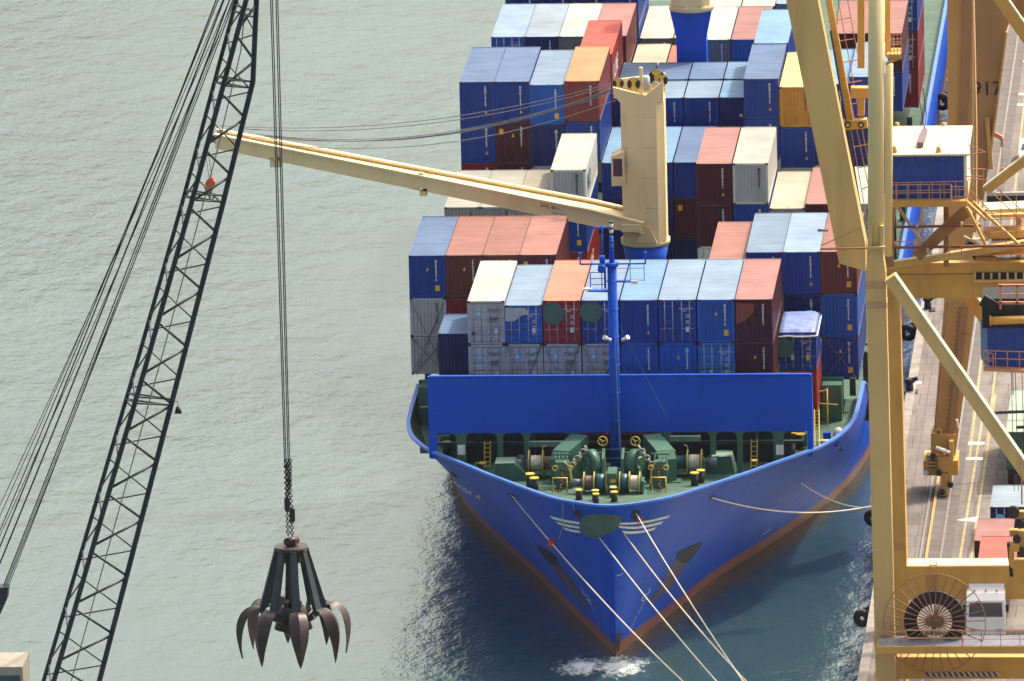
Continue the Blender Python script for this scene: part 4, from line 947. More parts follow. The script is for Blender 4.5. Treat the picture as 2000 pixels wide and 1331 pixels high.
for r, Y, k, z, tl in ROWS: slots_in.setdefault(r, set()).add(k)
def edge_name(r, k, Y):
    ks = sorted(slots_in[r]); i = ks.index(k)
    e = 'leftmost stack' if i == 0 else ('rightmost stack' if i == len(ks)-1 else ORD[i]+' stack from left')
    return e+(', rear' if abs(Y-79.65) < .1 else '')
allrows = {}
for r, Y, k, z, tl in ROWS:
    x = SX(k)
    for j, (c, st, H, op) in enumerate(tl):
        op = dict(op); 
        if op.get('side') and not op['side'][0]: op['side'] = None
        lab = '%s container, %s, %s, %s' % (c, '' if len(tl) == 1 else TIER[j], edge_name(r, k, Y), RNAME[r]); lab = lab.replace(', , ', ', ')
        gap = 0
        t = container(x, Y, z, c, st, H, label=lab, **op); allrows[(r, k, j, Y)] = t
        z -= H+G_
# dark lower boxes hidden in the shade keep the stacks standing on their covers: lashing rods
rodm = M('lashing_rod', (.10, .09, .10), .5, .2, .2)
def rods(k, Y, z0, z1):
    mb = MB(); a, b = XS(k)+.1, XS(k+1)-.1
    mb.tube((a, Y-.35, z0), (b, Y-.06, z1), .022, 4); mb.tube((b, Y-.35, z0), (a, Y-.06, z1), .022, 4)
    mb.tube((a+.25, Y-.35, z0), (b-.1, Y-.06, z1-.1), .022, 4); part(mb, 'lashing_rod', rodm, ship)
rods(0, 13.74, 10.6, 13.1); rods(0, 13.74, 10.7, 15.6); rods(11, 13.74, 10.2, 13.0); rods(3, 0, 10.5, 15.7); rods(4, 0, 10.5, 15.7); rods(5, 0, 10.5, 15.6)
# twist-lock gaps and walkway under the first tier
# tarpaulin-covered open-top box on the right of the front row
tarp = paint('tarp_blue', (.16, .22, .50), .5, .15, 0, scale=.8, dirt=(.5, .52, .6), dirtamt=.45, rnd=False)
xo, Yo, zo = 11.35, 6.1, 15.05
t = container(xo, Yo, zo, 'royal blue', 'door', HS, L20, label='open-top blue container under a crumpled blue tarpaulin, right of the front row')
mb = MB(); rows = []
for i in range(15):
    y = -.12+(L20+.1)*i/14; rr = []
    for j in range(15):
        x = -1.27+2.54*j/14; e = max(abs(x)/1.27, abs((y-L20/2)/(L20/2+.1))); zz_ = HS+.16-.10*(abs(x)/1.27)**4+.05*math.sin(y*4+x)*math.cos(x*5)+random.uniform(-.02, .02)
        if j in (0, 14) or i in (0, 14): zz_ = HS-.28+.06*math.sin(7*x+5*y)
        rr.append((x, y, zz_))
    rows.append(rr)
mb.grid(rows[::-1], 0, True); mb.build('tarpaulin', tarp, t)
mb = MB(); mb.path([(-1.27, -.14, HS-.25), (-.6, -.16, HS-.21), (.2, -.15, HS-.27), (1.27, -.14, HS-.22)], .05, 6); mb.path([(1.29, -.14, HS-.22), (1.3, L20*.5, HS-.18), (1.29, L20, HS-.22)], .05, 6); mb.build('tarpaulin_hem', numw, t)
def patchmesh(name, x, z, rx, rz, parent, seed=0, y=-.07):
    random.seed(seed); mb = MB(); n = 20
    mb.prism([(x+rx*math.cos(6.283*k/n)*random.uniform(.93, 1.05), y, z+rz*math.sin(6.283*k/n)*random.uniform(.93, 1.05)) for k in range(n)][::-1], (0, .012, 0)); mb.build(name, patch, parent)
patchmesh('painted_patch', -.95, HS-1.0, .72, .7, t, 1)
container(xo, Yo, zo-HS-.03, 'scarlet', 'end', HH, L20, label='scarlet container under the tarpaulin-covered blue container, beside the breakwater end')
patchmesh('painted_patch', -.55, HH-.85, .72, .76, allrows[(1, 4, 0, 0)], 2); patchmesh('painted_patch', -.6, HH-.75, .78, .7, allrows[(1, 5, 0, 0)], 3)
# repainted blotches seen on three front faces
mb = MB(); mb.prism([(-1.2, -.05, HS-.15), (.1, -.05, HS-.15), (.35, -.05, HS-.5), (-.3, -.05, HS-.75), (-.6, -.05, HS-1.05), (-1.2, -.05, HS-1.05)][::-1], (0, .012, 0)); mb.build('painted_patch', wallm('grey'), allrows[(1, 3, 0, 0)])
mb = MB(); mb.prism([(-1.15, -.01, HH-.25), (.1, -.01, HH-.3), (-.05, -.01, HH-.9), (-.6, -.01, HH-1.45), (-1.15, -.01, HH-1.6)][::-1], (0, .006, 0)); mb.build('painted_patch', M('patch_rust', (.22, .05, .03), .6, .1, 0), allrows[(1, 9, 0, 0)])
random.seed(11)

# ================================================================== MOORING LINES
def pxm(Y): return CF/((P(1000, 700, Y)-CAMP).dot(FW))
ropes = [((998, 966), (1668, 1600), 1.6, 'leftmost'), ((1171, 1051), (1660, 1600), .8, 'second from left'), ((1219, 1043), (1850, 1640), 2.2, 'third from left'), ((1242, 1003), (1657, 1600), .9, 'passing the red chafe guard')]
for a, b, sag, w in ropes:
    A = hp(*a, .0); B_ = G(*b, ZQ+.5); mb = MB(); line(mb, A, B_, .05, sag, 40, 6)
    tag(mb.build('mooring_line', ropem), 'cream mooring line from the bow, %s' % w, 'rope', 'mooring lines from the bow')
for a, b, sag, w in (((1388, 972), (1742, 979), .9, 'starboard bow fairlead under the emblem'), ((1565, 944), (1742, 985), .8, 'starboard shoulder of the hull')):
    A = hp(*a, 0) or P(*a, -5); B_ = G(*b, ZQ+.4); mb = MB(); line(mb, A, B_, .05, sag, 24, 6)
    tag(mb.build('mooring_line', ropem), 'slack cream mooring line across to the quay from the %s' % w, 'rope', 'mooring lines from the bow')
# chafe guards and dangling light lines on the bow
p = hp(1247, 1012, .12); mb = MB(); mb.box(p, (.36, .1, .4)); mb.tube(p+V((-.1, 0, -.2)), p+V((-.05, 0, -.55)), .03, 5); tag(mb.build('chafe_guard', M('chafe_red', (.5, .03, .04), .7, .1, 0)), 'red chafe guard on the mooring line right of the bow emblem', 'chafe guard', 'red chafe guards')
A = hp(998, 966, 0); B_ = G(1668, 1600, ZQ+.5); p = A+(B_-A)*.125-V((0, 0, 1.6*4*.125*.875)); mb = MB(); mb.tube(p-V((.03, 0, .25)), p+V((.02, 0, .25)), .2, 10); mb.beam(p-V((.1, 0, .4)), p+V((.2, 0, .15)), .3, .05); tag(mb.build('chafe_guard', M('chafe_red')), 'dark red rat guard hung on the leftmost bow mooring line', 'rope guard', 'red chafe guards')
mb = MB()
for (u0, v0), (u1, v1) in (((1101, 981), (1101, 1028)), ((1120, 982), (1124, 998)), ((1158, 985), (1156, 1000)), ((1210, 985), (1213, 1020)), ((1246, 980), (1242, 996)), ((1259, 977), (1257, 1004)), ((1101, 1028), (1093, 1052))):
    a = hp(u0, v0, .08); b = hp(u1, v1, .08)
    if a and b: mb.tube(a, b, .014, 4)
part(mb, 'messenger_line', ropem, ship)

# ================================================================== QUAY CRANE (near)
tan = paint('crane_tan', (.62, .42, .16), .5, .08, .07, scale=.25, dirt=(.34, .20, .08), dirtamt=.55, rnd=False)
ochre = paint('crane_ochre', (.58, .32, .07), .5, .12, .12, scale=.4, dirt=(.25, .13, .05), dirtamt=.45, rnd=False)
brown = paint('crane_brown', (.30, .15, .055), .6, .15, .1, scale=.6, dirt=(.12, .06, .04), dirtamt=.5, rnd=False)
orange = paint('crane_orange', (.55, .28, .085), .55, .10, .03, scale=.3, dirt=(.25, .12, .06), dirtamt=.35, rnd=False)
rail_o = paint('handrail', (.50, .24, .12), .6, .15, .1, scale=2, rnd=False)
creamr = paint('cream_roof', (.56, .49, .33), .6, .06, .02, scale=.8, dirtamt=.15, rnd=False)
cblue = paint('corrugated_blue', (.015, .06, .32), .5, .1, 0, scale=.5, dirtamt=.2, rnd=False)
GC = thing('gantry_crane', 'tan and ochre quay gantry crane nearest the camera, with corrugated blue machinery house', 'crane', (20.2, -45, ZQ))
def PB(mb, a, b, wpx, Y, dep, mi=0, wpx2=None, Y2=None):
    Y2 = Y if Y2 is None else Y2; A = P(*a, Y); B_ = P(*b, Y2); s = pxm(Y); w = wpx/s
    mb.beam(A, B_, w, dep, (0, 1, 0), mi, w2=(wpx2/s if wpx2 else None))
def rails(mb, a, b, Y, h, n, r=.028, mids=1):      # handrail between two pixels at the foot, height h metres
    A = P(*a, Y); B_ = P(*b, Y)
    for k in range(n+1): p = A+(B_-A)*(k/n); mb.tube(p, p+V((0, 0, h)), r, 5)
    for z in [h]+[h*(i+1)/(mids+1) for i in range(mids)]: mb.tube(A+V((0, 0, z)), B_+V((0, 0, z)), r, 5)
# legs
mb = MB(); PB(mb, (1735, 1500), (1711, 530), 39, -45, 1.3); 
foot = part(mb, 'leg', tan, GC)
mb = MB(); PB(mb, (1711.3, 560), (1711, 545), 40, -45.06, 1.34); PB(mb, (1713, 598), (1712.8, 586), 39.6, -45.04, 1.34); part(mb, 'leg_splice', M('splice', (.52, .31, .17), .5, .1, 0, rnd=False), foot)
mb = MB()
PB(mb, (1711, 530), (1710, 478), 39, -45, 1.3, wpx2=26); PB(mb, (1699, 520), (1700, 440), 8, -45.3, .5); PB(mb, (1722, 520), (1722, 440), 8, -45.3, .5); PB(mb, (1710.5, 486), (1710.3, 482), 37, -45.8, .3)
part(mb, 'mast_knuckle', tan, GC)
mb = MB(); mb.tube(P(1710.5, 500, -45), P(1712, -60, -45), .5, 28); ms = part(mb, 'mast_tube', M('mast_yellow', (.66, .52, .24), .45, .05, .02, scale=.3, rnd=False), GC)
mb = MB(); mb.tube(P(1735, 500, -42), P(1737, 125, -42), .24, 16); part(mb, 'backstay_tube', M('mast_yellow'), GC)
mb = MB(); PB(mb, (1734, 110), (1734, -40), 10, -44, .3); mb.bb(*(lambda a, b: (a.x, b.x, -45, -43, b.z, a.z))(P(1733, 108, -44), P(1760, 100, -44)))
PB(mb, (1730, 125), (1760, 112), 4, -44, .5); pf = part(mb, 'mast_platform', ochre, GC)
mb = MB(); rails(mb, (1740, 118), (1760, 115), -45, 1.1, 3); rails(mb, (1740, 104), (1760, 101), -43, 1.1, 3)
for k in range(4): PB(mb, (1740, 66+k*11), (1762, 65+k*11), 1.3, -43.5, .04)
part(mb, 'handrail', rail_o, pf)
# portal frame behind the near leg
YF = -25
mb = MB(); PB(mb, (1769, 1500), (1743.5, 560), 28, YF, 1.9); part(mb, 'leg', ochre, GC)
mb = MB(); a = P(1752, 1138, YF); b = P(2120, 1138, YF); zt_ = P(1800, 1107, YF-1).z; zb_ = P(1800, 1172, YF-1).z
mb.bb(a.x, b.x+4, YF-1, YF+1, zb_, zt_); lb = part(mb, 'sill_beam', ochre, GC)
mb = MB(); mb.bb(P(1765, 1100, YF).x, P(1971, 1100, YF).x, YF-.9, YF+.95, zt_+.003, zt_+.04); part(mb, 'cream_top_plate', creamr, lb)  # cream sheet paints in the sunlit top face of the sill beam
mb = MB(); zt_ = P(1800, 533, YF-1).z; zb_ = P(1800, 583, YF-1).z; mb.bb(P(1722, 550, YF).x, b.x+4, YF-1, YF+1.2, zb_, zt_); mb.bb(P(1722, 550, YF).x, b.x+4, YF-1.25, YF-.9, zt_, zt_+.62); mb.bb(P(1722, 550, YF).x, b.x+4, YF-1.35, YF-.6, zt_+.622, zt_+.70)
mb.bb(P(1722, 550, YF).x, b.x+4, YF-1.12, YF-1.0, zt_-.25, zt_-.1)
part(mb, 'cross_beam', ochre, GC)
mb = MB(); PB(mb, (1738, 541), (2030, 960), 24, -46, .9); PB(mb, (1748, 536), (2040, 954), 3, -46, 1.0, 1); part(mb, 'diagonal_brace', [tan, creamr], GC)  # thin cream strip paints in the sunlit upper edge of the brace
mb = MB(); PB(mb, (1880, 560), (1990, 712), 24, -22, .8); PB(mb, (1890, 556), (2000, 706), 4, -22, .9, 1); part(mb, 'diagonal_brace', [ochre, creamr], GC)  # cream strip: lit upper edge put into colour
mb = MB(); PB(mb, (1738, 518), (2040, 470), 13, -27, .5); PB(mb, (1738, 513), (2040, 465), 3.5, -27.2, .6); part(mb, 'diagonal_brace', tan, GC)
# boom raised over the ship, second girder, ladder and hoist ropes
mb = MB(); mb.prism([P(u, v, -40.7) for u, v in ((1503, -160), (1566, -160), (1690, 478), (1691, 530), (1639, 515))][::-1], (0, 1.4, 0)); bm = part(mb, 'boom', tan, GC)
mb = MB(); PB(mb, (1697, 505), (1595, 0), 7, -38.5, .5); PB(mb, (1595, 0), (1570, -120), 7, -38.5, .5); bt = part(mb, 'boom_tie', M('mast_yellow'), GC)
mb = MB(); PB(mb, (1693, 520), (1588, -20), 3.4, -38.8, .3); PB(mb, (1690, 460), (1622, 60), 3, -37.6, .2); part(mb, 'cable_chain', M('black_cable', (.03, .02, .03), .6, .2, .1), GC)
mb = MB(); PB(mb, (1662, 240), (1608, -60), 12, -37, .7); PB(mb, (1682, 132), (1682, -60), 13.5, -37, .6); PB(mb, (1682, 178), (1682, 225), 13.5, -37, .6)
PB(mb, (1662, 180), (1700, 180), 20, -37.3, .8); PB(mb, (1648, 244), (1694, 240), 17, -37.4, .8)
sg = part(mb, 'boom_girder', ochre, GC)
mb = MB()
for u in (1656, 1682): p = P(u, 243, -37.9); mb.tube(p, p+V((0, -.25, 0)), .2, 16); mb.tube(p+V((0, -.26, 0)), p+V((0, -.3, 0)), .1, 10, 1)
part(mb, 'trolley_wheel', [blk, tan], sg)
mb = MB()
for (a, b) in (((1637, 0), (1726, 480)), ((1648, 130), (1718, 470)), ((1640, -20), (1632, 80)), ((1632, 80), (1700, 470)), ((1655, 0), (1676, 110))): PB(mb, a, b, 1.5, -36.5, .04)
for k in range(11):
    v = 40+k*41; u = 1625+k*7.6; PB(mb, (u-8+k*.6, v+2), (min(u+36, 1700), v-5), 1.8, -36.6, .05)
part(mb, 'ladder_rail', rail_o, GC)
mb = MB(); PB(mb, (1602, 487), (1700, 485), 3, -42, .12); PB(mb, (1605, 480), (1680, 445), 1.5, -42, .05); PB(mb, (1597, 450), (1618, 451), 5, -42, .2, wpx2=2); part(mb, 'boom_latch', brown, GC)
# machinery house
YH = -30; a = P(1738, 302, YH); b = P(1886, 302, YH); zf = P(1800, 390, YH).z; Lh = 7.2
mb = MB(); n = 36; pr = corr(a.x, b.x, .235, .05)
mb.grid([[(x, YH+d_, zf) for x, d_ in pr], [(x, YH+d_, a.z-.1) for x, d_ in pr]], 0, False); mb.bb(b.x-.02, b.x+.02, YH+.1, YH+Lh, zf, a.z-.1, 1); mb.bb(a.x-.02, a.x+.02, YH+.1, YH+Lh, zf, a.z-.1, 0); mb.bb(b.x-.12, b.x+.06, YH-.02, YH+.09, zf, a.z-.1, 1)
mh = part(mb, 'machinery_house', [cblue, M('house_grey', (.62, .63, .58), .5, .1, .03)], GC)
mb = MB(); mb.prism([(a.x-.15, YH-.25, a.z-.08), (b.x+.2, YH-.25, a.z-.08), (b.x+.2, YH+Lh+.2, a.z+.12), (a.x-.15, YH+Lh+.2, a.z+.12)], (0, 0, .12)); part(mb, 'roof', creamr, mh)
mb = MB()
for u, v in ((1746, 296), (1833, 297), (1752, 250), (1843, 250)): p = P(u, v, YH if v > 270 else YH+Lh); mb.tube(p+V((0, .3, -.1)), p+V((0, .3, .28)), .2, 10, r2=.12)
part(mb, 'roof_vent', ochre, mh)
mb = MB(); A = G(1797, 283, a.z+.3); B_ = G(1806, 256, a.z+.3); mb.beam(A, B_, .36, .3); lf = part(mb, 'roof_lamp', M('lamp_brown', (.16, .10, .14), .5, .1, 0), mh)
mb = MB(); mb.path([B_, B_+V((-.2, .5, 1.2)), B_+V((-.5, .8, 2.6))], .03, 4); mb.path([B_, B_+V((.1, .5, 1.0)), B_+V((-.1, .8, 2.6))], .03, 4); part(mb, 'lamp_cable', blk, lf)
# balcony under the house
mb = MB(); YBc = YH-.9; A = P(1729, 392, YBc); B_ = P(1860, 392, YBc); zq = P(1800, 394, YBc).z
mb.bb(A.x, B_.x+.9, YBc, YH+Lh, zq-.35, zq); bal = part(mb, 'balcony', ochre, GC)
mb = MB(); rails(mb, (1729, 394), (1858, 392), YBc, 1.05, 6); rails(mb, (1729, 390), (1890, 386), YBc+.6, 1.05, 7); PB(mb, (1858, 392), (1858, 362), 3, YBc, .1, 1); rails(mb, (1858, 405), (1888, 404), YBc-.4, 1.3, 2)
part(mb, 'handrail', [rail_o, creamr], bal)
# braces below the balcony
mb = MB(); PB(mb, (1738, 400), (1738, 520), 16, -28, .6); PB(mb, (1848, 402), (1848, 520), 10, -27, .4); PB(mb, (1790, 500), (1892, 408), 22, -28, .6); part(mb, 'house_support', brown, GC)
mb = MB(); PB(mb, (1740, 470), (1749, 405), 5, -27, .2); PB(mb, (1740, 470), (1756, 482), 5, -27, .2); PB(mb, (1754, 405), (1802, 476), 6, -27, .2); PB(mb, (1895, 425), (1930, 470), 4, -26, .2); PB(mb, (1882, 462), (1912, 478), 4, -26, .2); part(mb, 'stiffener', creamr, GC)
mb = MB(); PB(mb, (1742, 444), (1916, 441), 4.5, -28.6, .14); PB(mb, (1740, 484), (2010, 480), 5, -28.6, .14); part(mb, 'conduit', M('rust_red', (.26, .07, .035), .6, .2, .2), GC)
mb = MB()
for u, v in ((1791, 440), (1878, 439), (1752, 436), (1787, 473), (1907, 474), (1812, 490), (1818, 494)): p = P(u, v, -28.9); mb.tube(p-V((0, 0, .15)), p+V((0, 0, .17)), .07, 8)
part(mb, 'lamp', creamr, GC)
# stairs and platforms at the right edge
st = MB(); PB(st, (1888, 405), (1925, 478), 5, -29, .5); PB(st, (1900, 395), (1990, 478), 5, -29.4, .4); PB(st, (1886, 392), (1924, 428), 4, -30, .4)
strs = part(st, 'stair', ochre, GC)
mb = MB()
for (a0, b0) in (((1888, 380), (1935, 430)), ((1895, 372), (1945, 425)), ((1925, 365), (2005, 440)), ((1940, 360), (2005, 420)), ((1924, 400), (1924, 480)), ((1955, 370), (1955, 470)), ((1985, 380), (1985, 470)), ((1920, 430), (2005, 426)), ((1920, 445), (2005, 441)), ((1920, 418), (2005, 412)), ((1890, 330), (1925, 331)), ((1890, 350), (1925, 351)), ((1921, 331), (1918, 400)), ((1885, 345), (1922, 345)), ((1905, 440), (1930, 405)), ((1935, 455), (2005, 452)), ((1940, 500), (2005, 497)), ((1965, 440), (1965, 500)), ((1878, 465), (1878, 500)), ((1855, 468), (1855, 500)), ((1740, 472), (1790, 473)), ((1890, 283), (1925, 298)), ((1890, 303), (1922, 298))): PB(mb, a0, b0, 1.6, -30.4, .05)
part(mb, 'handrail', rail_o, strs)
mb = MB(); PB(mb, (1922, 408), (2010, 404), 10, -24, 2.2); PB(mb, (1936, 476), (2010, 472), 5, -26, 2.6); PB(mb, (1945, 383), (2010, 381), 5, -20, 1.4); PB(mb, (1900, 463), (1925, 462), 4, -26, 2); ct = part(mb, 'cream_top_plate', creamr, GC)
mb = MB(); PB(mb, (1920, 455), (2010, 452), 16, -25, 1.4); PB(mb, (1926, 420), (2010, 418), 6, -25.5, 1); PB(mb, (1905, 490), (2010, 488), 14, -24.5, 1.2); PB(mb, (1990, 405), (1990, 500), 10, -24, .8); part(mb, 'platform_frame', ochre, ct)
mb = MB(); PB(mb, (1928, 388), (2010, 387), 16, -22, 1); PB(mb, (1908, 510), (2010, 508), 9, -24, 1); PB(mb, (1904, 540), (2010, 540), 15, -26.3, .3); PB(mb, (1893, 470), (1912, 500), 20, -24, 1); part(mb, 'machinery', darkm, GC)
mb = MB()
for k in range(7): PB(mb, (1904+k*16, 533), (1904+k*16, 548), 4, -26.5, .1)
PB(mb, (1903, 549), (2010, 548), 4, -26.6, .3); PB(mb, (1906, 506), (1946, 505), 8, -24.8, .3); part(mb, 'cable_tray', tan, GC)
mb = MB(); PB(mb, (1925, 372), (2010, 306), 18, -33, .5); PB(mb, (1922, 364), (2008, 298), 2.5, -33, .55, 1); part(mb, 'diagonal_brace', [ochre, creamr], GC)  # light along the top edge painted as a cream strip
# suspended cab with its drum at the right edge
YK = -38; mb = MB(); a = P(1928, 642, YK); b = P(2020, 642, YK); zf2 = P(1950, 722, YK).z; pr = corr(a.x, b.x, .16, .04)
mb.grid([[(x, YK+d_, zf2) for x, d_ in pr], [(x, YK+d_, a.z) for x, d_ in pr]], 0, False); p0 = P(1915, 640, YK+3); mb.add([(a.x, YK, zf2), (p0.x, YK+3, zf2), (p0.x, YK+3, a.z), (a.x, YK, a.z)], [(0, 1, 2, 3)][::-1], 1)
mb.bb(a.x, b.x, YK+.1, YK+3, zf2, a.z-.05, 1)
kb = part(mb, 'operator_cab', [cblue, M('side_blue', (.05, .16, .36), .5, .1, 0)], GC)
mb = MB(); mb.bb(a.x-.3, b.x, YK+.0, YK+3.2, a.z+.02, a.z+1.9); PB(mb, (1918, 585), (1945, 600), 22, YK, .6); part(mb, 'machinery', darkm, kb)
mb = MB(); A = P(1933, 627, YK-.4); B_ = P(2020, 624, YK-.4); mb.tube(A, B_, .26, 16); mb.tube(A, A+V((.1, 0, 0)), .34, 16); part(mb, 'cable_drum', ochre, kb)
mb = MB(); rails(mb, (1921, 715), (2015, 718), YK-.7, .98, 4, .035); rails(mb, (1921, 715), (1940, 722), YK-.9, .98, 2, .03); PB(mb, (1921, 720), (2015, 724), 5, YK-.6, .8); part(mb, 'handrail', rail_o, kb)
mb = MB()
for v in (558, 592): PB(mb, (1950, v), (2015, v), 5, YK-.8, .2)
for u in (1954, 1987): PB(mb, (u, 556), (u, 604 if u == 1954 else 594), 4, YK-.8, .2)
PB(mb, (1954, 575), (2015, 574), 1.5, YK-.8, .1); part(mb, 'window_frame', M('frame_orange', (.52, .20, .09), .5, .1, .1), kb)
mb = MB()
for u in (1975, 1983, 1996): PB(mb, (u, 726), (u+6, 960), 1.2, YK+1, .04)
part(mb, 'hoist_rope', blk, kb)
# cable reel, its platform and the hazard-striped sill
YR = -47; c = P(1825, 1218, YR); s_ = pxm(YR); RR = 100/s_
mb = MB(); mb.ring(c, (0, 1, 0), RR, .03, 60, 5)
for k in range(30): a = 2*math.pi*k/30+.05; mb.tube(c+V((.25*math.cos(a), .35, .25*math.sin(a))), c+V((RR*math.cos(a), 0, RR*math.sin(a))), .035, 5)
reel = part(mb, 'cable_reel', M('reel_brown', (.30, .13, .07), .5, .2, .2), GC)
mb = MB(); Rd = 59/s_
for k in range(9): mb.ring(c+V((0, .6, 0)), (0, 1, 0), 36/s_+k*(Rd-36/s_)/8, .055, 44, 6)
mb.ring(c+V((0, .9, 0)), (0, 1, 0), 48/s_, .33, 44, 6); part(mb, 'wound_cable', blk, reel)
mb = MB()
for k in range(30): a = 2*math.pi*k/30+.15; mb.tube(c+V((.2*math.cos(a), .75, .2*math.sin(a))), c+V((34/s_*math.cos(a), .75, 34/s_*math.sin(a))), .03, 5)
mb.tube(c+V((0, -.1, 0)), c+V((0, 1.2, 0)), .22, 14); mb.ring(c+V((0, .7, 0)), (0, 1, 0), 36/s_, .05, 40, 5); part(mb, 'reel_hub', M('hub_cream', (.11, .075, .045), .5, .2, .1), reel)
mb = MB(); z = P(1850, 1263, YR-1.2).z; z2 = P(1850, 1277, YR-1.2).z; xa = P(1714, 1268, YR).x; xb = P(2040, 1268, YR).x
mb.bb(xa, xb, YR-1.2, YR+1.5, z2, z); pl_ = part(mb, 'reel_platform', ochre, GC)
mb = MB(); mb.bb(xa+.05, xb, YR-1.1, YR+1.4, z+.003, z+.02); part(mb, 'grating', M('grating', (.16, .16, .20), .6, .2, .1), pl_)
mb = MB(); rails(mb, (1770, 1262), (1880, 1262), YR-1.1, 1.0, 2, .045); rails(mb, (1716, 1264), (1770, 1264), YR-1.1, 1.0, 2, .025); rails(mb, (1880, 1264), (2030, 1264), YR-1.1, 1.0, 4, .025); rails(mb, (1880, 1262), (2030, 1262), YR+1.3, 1.0, 4, .03); rails(mb, (1716, 1262), (1770, 1262), YR+1.2, 1.5, 4, .02, 2); part(mb, 'handrail', rail_o, pl_)
mb = MB(); PB(mb, (1714, 1302), (2040, 1302), 44, YR+2.2, .8); PB(mb, (1750, 1270), (1752, 1340), 2.2, YR-.2, .06, 1); PB(mb, (1760, 1270), (1757, 1340), 2.2, YR-.2, .06, 1)
lowb = part(mb, 'lower_beam', [ochre, rail_o], GC)
mb = MB()
for k in range(13):
    p0 = P(1812+k*11, 1322, YR+1.7); mb.prism([p0, p0+V((.18, 0, 0)), p0+V((.0, 0, .28)), p0+V((-.18, 0, .28))], (0, .03, 0), 0); mb.prism([p0+V((.18, 0, 0)), p0+V((.34, 0, 0)), p0+V((.16, 0, .28)), p0+V((0, 0, .28))], (0, .03, 0), 1)
part(mb, 'hazard_stripe', [M('hz_dark', (.12, .04, .06), .6, .1, 0), creamr], lowb)
# ribs painted ladder-like on the columns
mb = MB()
for k in range(16): PB(mb, (1816, 1100+k*4.2), (1829, 1100+k*4.2), 1.1, -26.2, .02)
for k in range(5): PB(mb, (1745, 1062+k*3), (1768, 1062+k*3), 1.1, -26.1, .02)
for u in (1816, 1829): PB(mb, (u, 1098), (u, 1166), 1.3, -26.25, .03)
part(mb, 'rung_ladder', rail_o, GC)
# trolley machinery hanging at the lower right edge
mb = MB(); YT = -30
for (u, v, w, h) in ((1985, 1040, 26, 12), (1990, 1005, 30, 14), (1982, 1068, 18, 16), (1994, 1100, 40, 16), (1976, 1085, 10, 40), (1996, 1060, 18, 50)): PB(mb, (u-w/2, v), (u+w/2, v), h, YT-random.random(), .6)
mt2 = part(mb, 'hoist_machinery', ochre, GC)
mb = MB()
for (u, v, r) in ((1979, 1002, 12), (1992, 1025, 9), (1986, 1054, 8), (1996, 1080, 10)): p = P(u, v, YT-1.2); mb.tube(p, p+V((0, .4, 0)), r/31, 16)
PB(mb, (1970, 1060), (1976, 1125), 7, YT-.5, .5); part(mb, 'sheave', blk, mt2)
mb = MB(); PB(mb, (1995, 880), (1996, 985), 3, YT, .1); part(mb, 'hoist_rope', rail_o, mt2)

# ================================================================== second quay crane (917)
YE = 13.0
G2 = thing('gantry_crane', 'orange quay crane behind, with the number 917 on its broad panel', 'crane', (20.5, YE, ZQ))
mb = MB(); PB(mb, (1844, 882), (1876, 585), 46, YE, 1.6, wpx2=62); PB(mb, (1876, 585), (1880, 250), 62, YE, 1.7, wpx2=56); PB(mb, (1880, 250), (1876, -60), 56, YE, 1.7, wpx2=50); lg = part(mb, 'leg', orange, G2)
mb = MB(); PB(mb, (1882, 250), (1892, -60), 17, YE-.95, .2); part(mb, 'leg_web', M('web_brown', (.36, .17, .07), .5, .1, 0, rnd=False), lg); mb = MB(); PB(mb, (1856, 862), (1884, 600), 12, YE-.95, .2); part(mb, 'leg_web', M('web_brown', (.36, .17, .07), .5, .1, 0, rnd=False), lg)
mb = MB(); pts = [(1901, -40), (1995, -40), (1966, 62), (1950, 190), (1930, 330), (1921, 392), (1901, 392)]; mb.prism([P(u, v, 34) for u, v in pts], (0, 1.2, 0)); pan = part(mb, 'panel', M('panel_brown', (.36, .19, .065), .55, .12, 0, scale=.4, rnd=False), G2)
mb = MB(); PB(mb, (1966, 62), (1931, 330), 4, 33.9, .5); PB(mb, (1928, 230), (1936, 330), 8, 33.7, .4); part(mb, 'panel_edge', orange, pan)
A = P(1899, 186, 33.9); A1 = P(1936, 186, 33.9); dd = (A1-A).normalized(); text_part('lettering', '917', 1.35, basis(A, dd, (-.02, 0, 1)), blk, pan, bold=.01)
mb = MB(); PB(mb, (1900.5, -30), (1901, 365), 2.6, 10, .08); part(mb, 'cable', creamr, G2)
mb = MB(); PB(mb, (1935, -30), (2015, 85), 24, 5, .6); PB(mb, (1946, -34), (2024, 78), 3, 5, .65, 1); part(mb, 'diagonal_brace', [ochre, creamr], G2)  # cream strip stands for sunlight on the upper edge
mb = MB(); PB(mb, (1965, 10), (2010, 12), 50, 40, 1); PB(mb, (1965, 30), (2010, 40), 4, 36, .3); part(mb, 'machinery', brown, G2)
mb = MB(); PB(mb, (1843, 842), (1841, 893), 48, YE-.3, 1.9, wpx2=44); p = P(1833, 844, YE-1.6); mb.tube(p, p+V((0, .3, 0)), .22, 16); mb.tube(p-V((0, .03, 0)), p, .09, 10, 1); PB(mb, (1822, 842), (1834, 844), 5, YE-1.4, .2); lf2 = part(mb, 'leg_foot', [ochre, blk], G2)
mb = MB(); PB(mb, (1825, 842), (1850, 590), 1.6, YE-1.5, .05)
for k in range(26): v = 600+k*9; u = 1872-k*.95; PB(mb, (u, v), (u+2, v+4), 2.5, YE-1.2, .1)
PB(mb, (1878, 650), (1894, 652), 2.5, YE-1.2, .1); part(mb, 'cable', brown, lf2)
mb = MB(); mb.bb(19.3, 21.6, YE-1.6, YE+1.4, 4.0, 5.0)
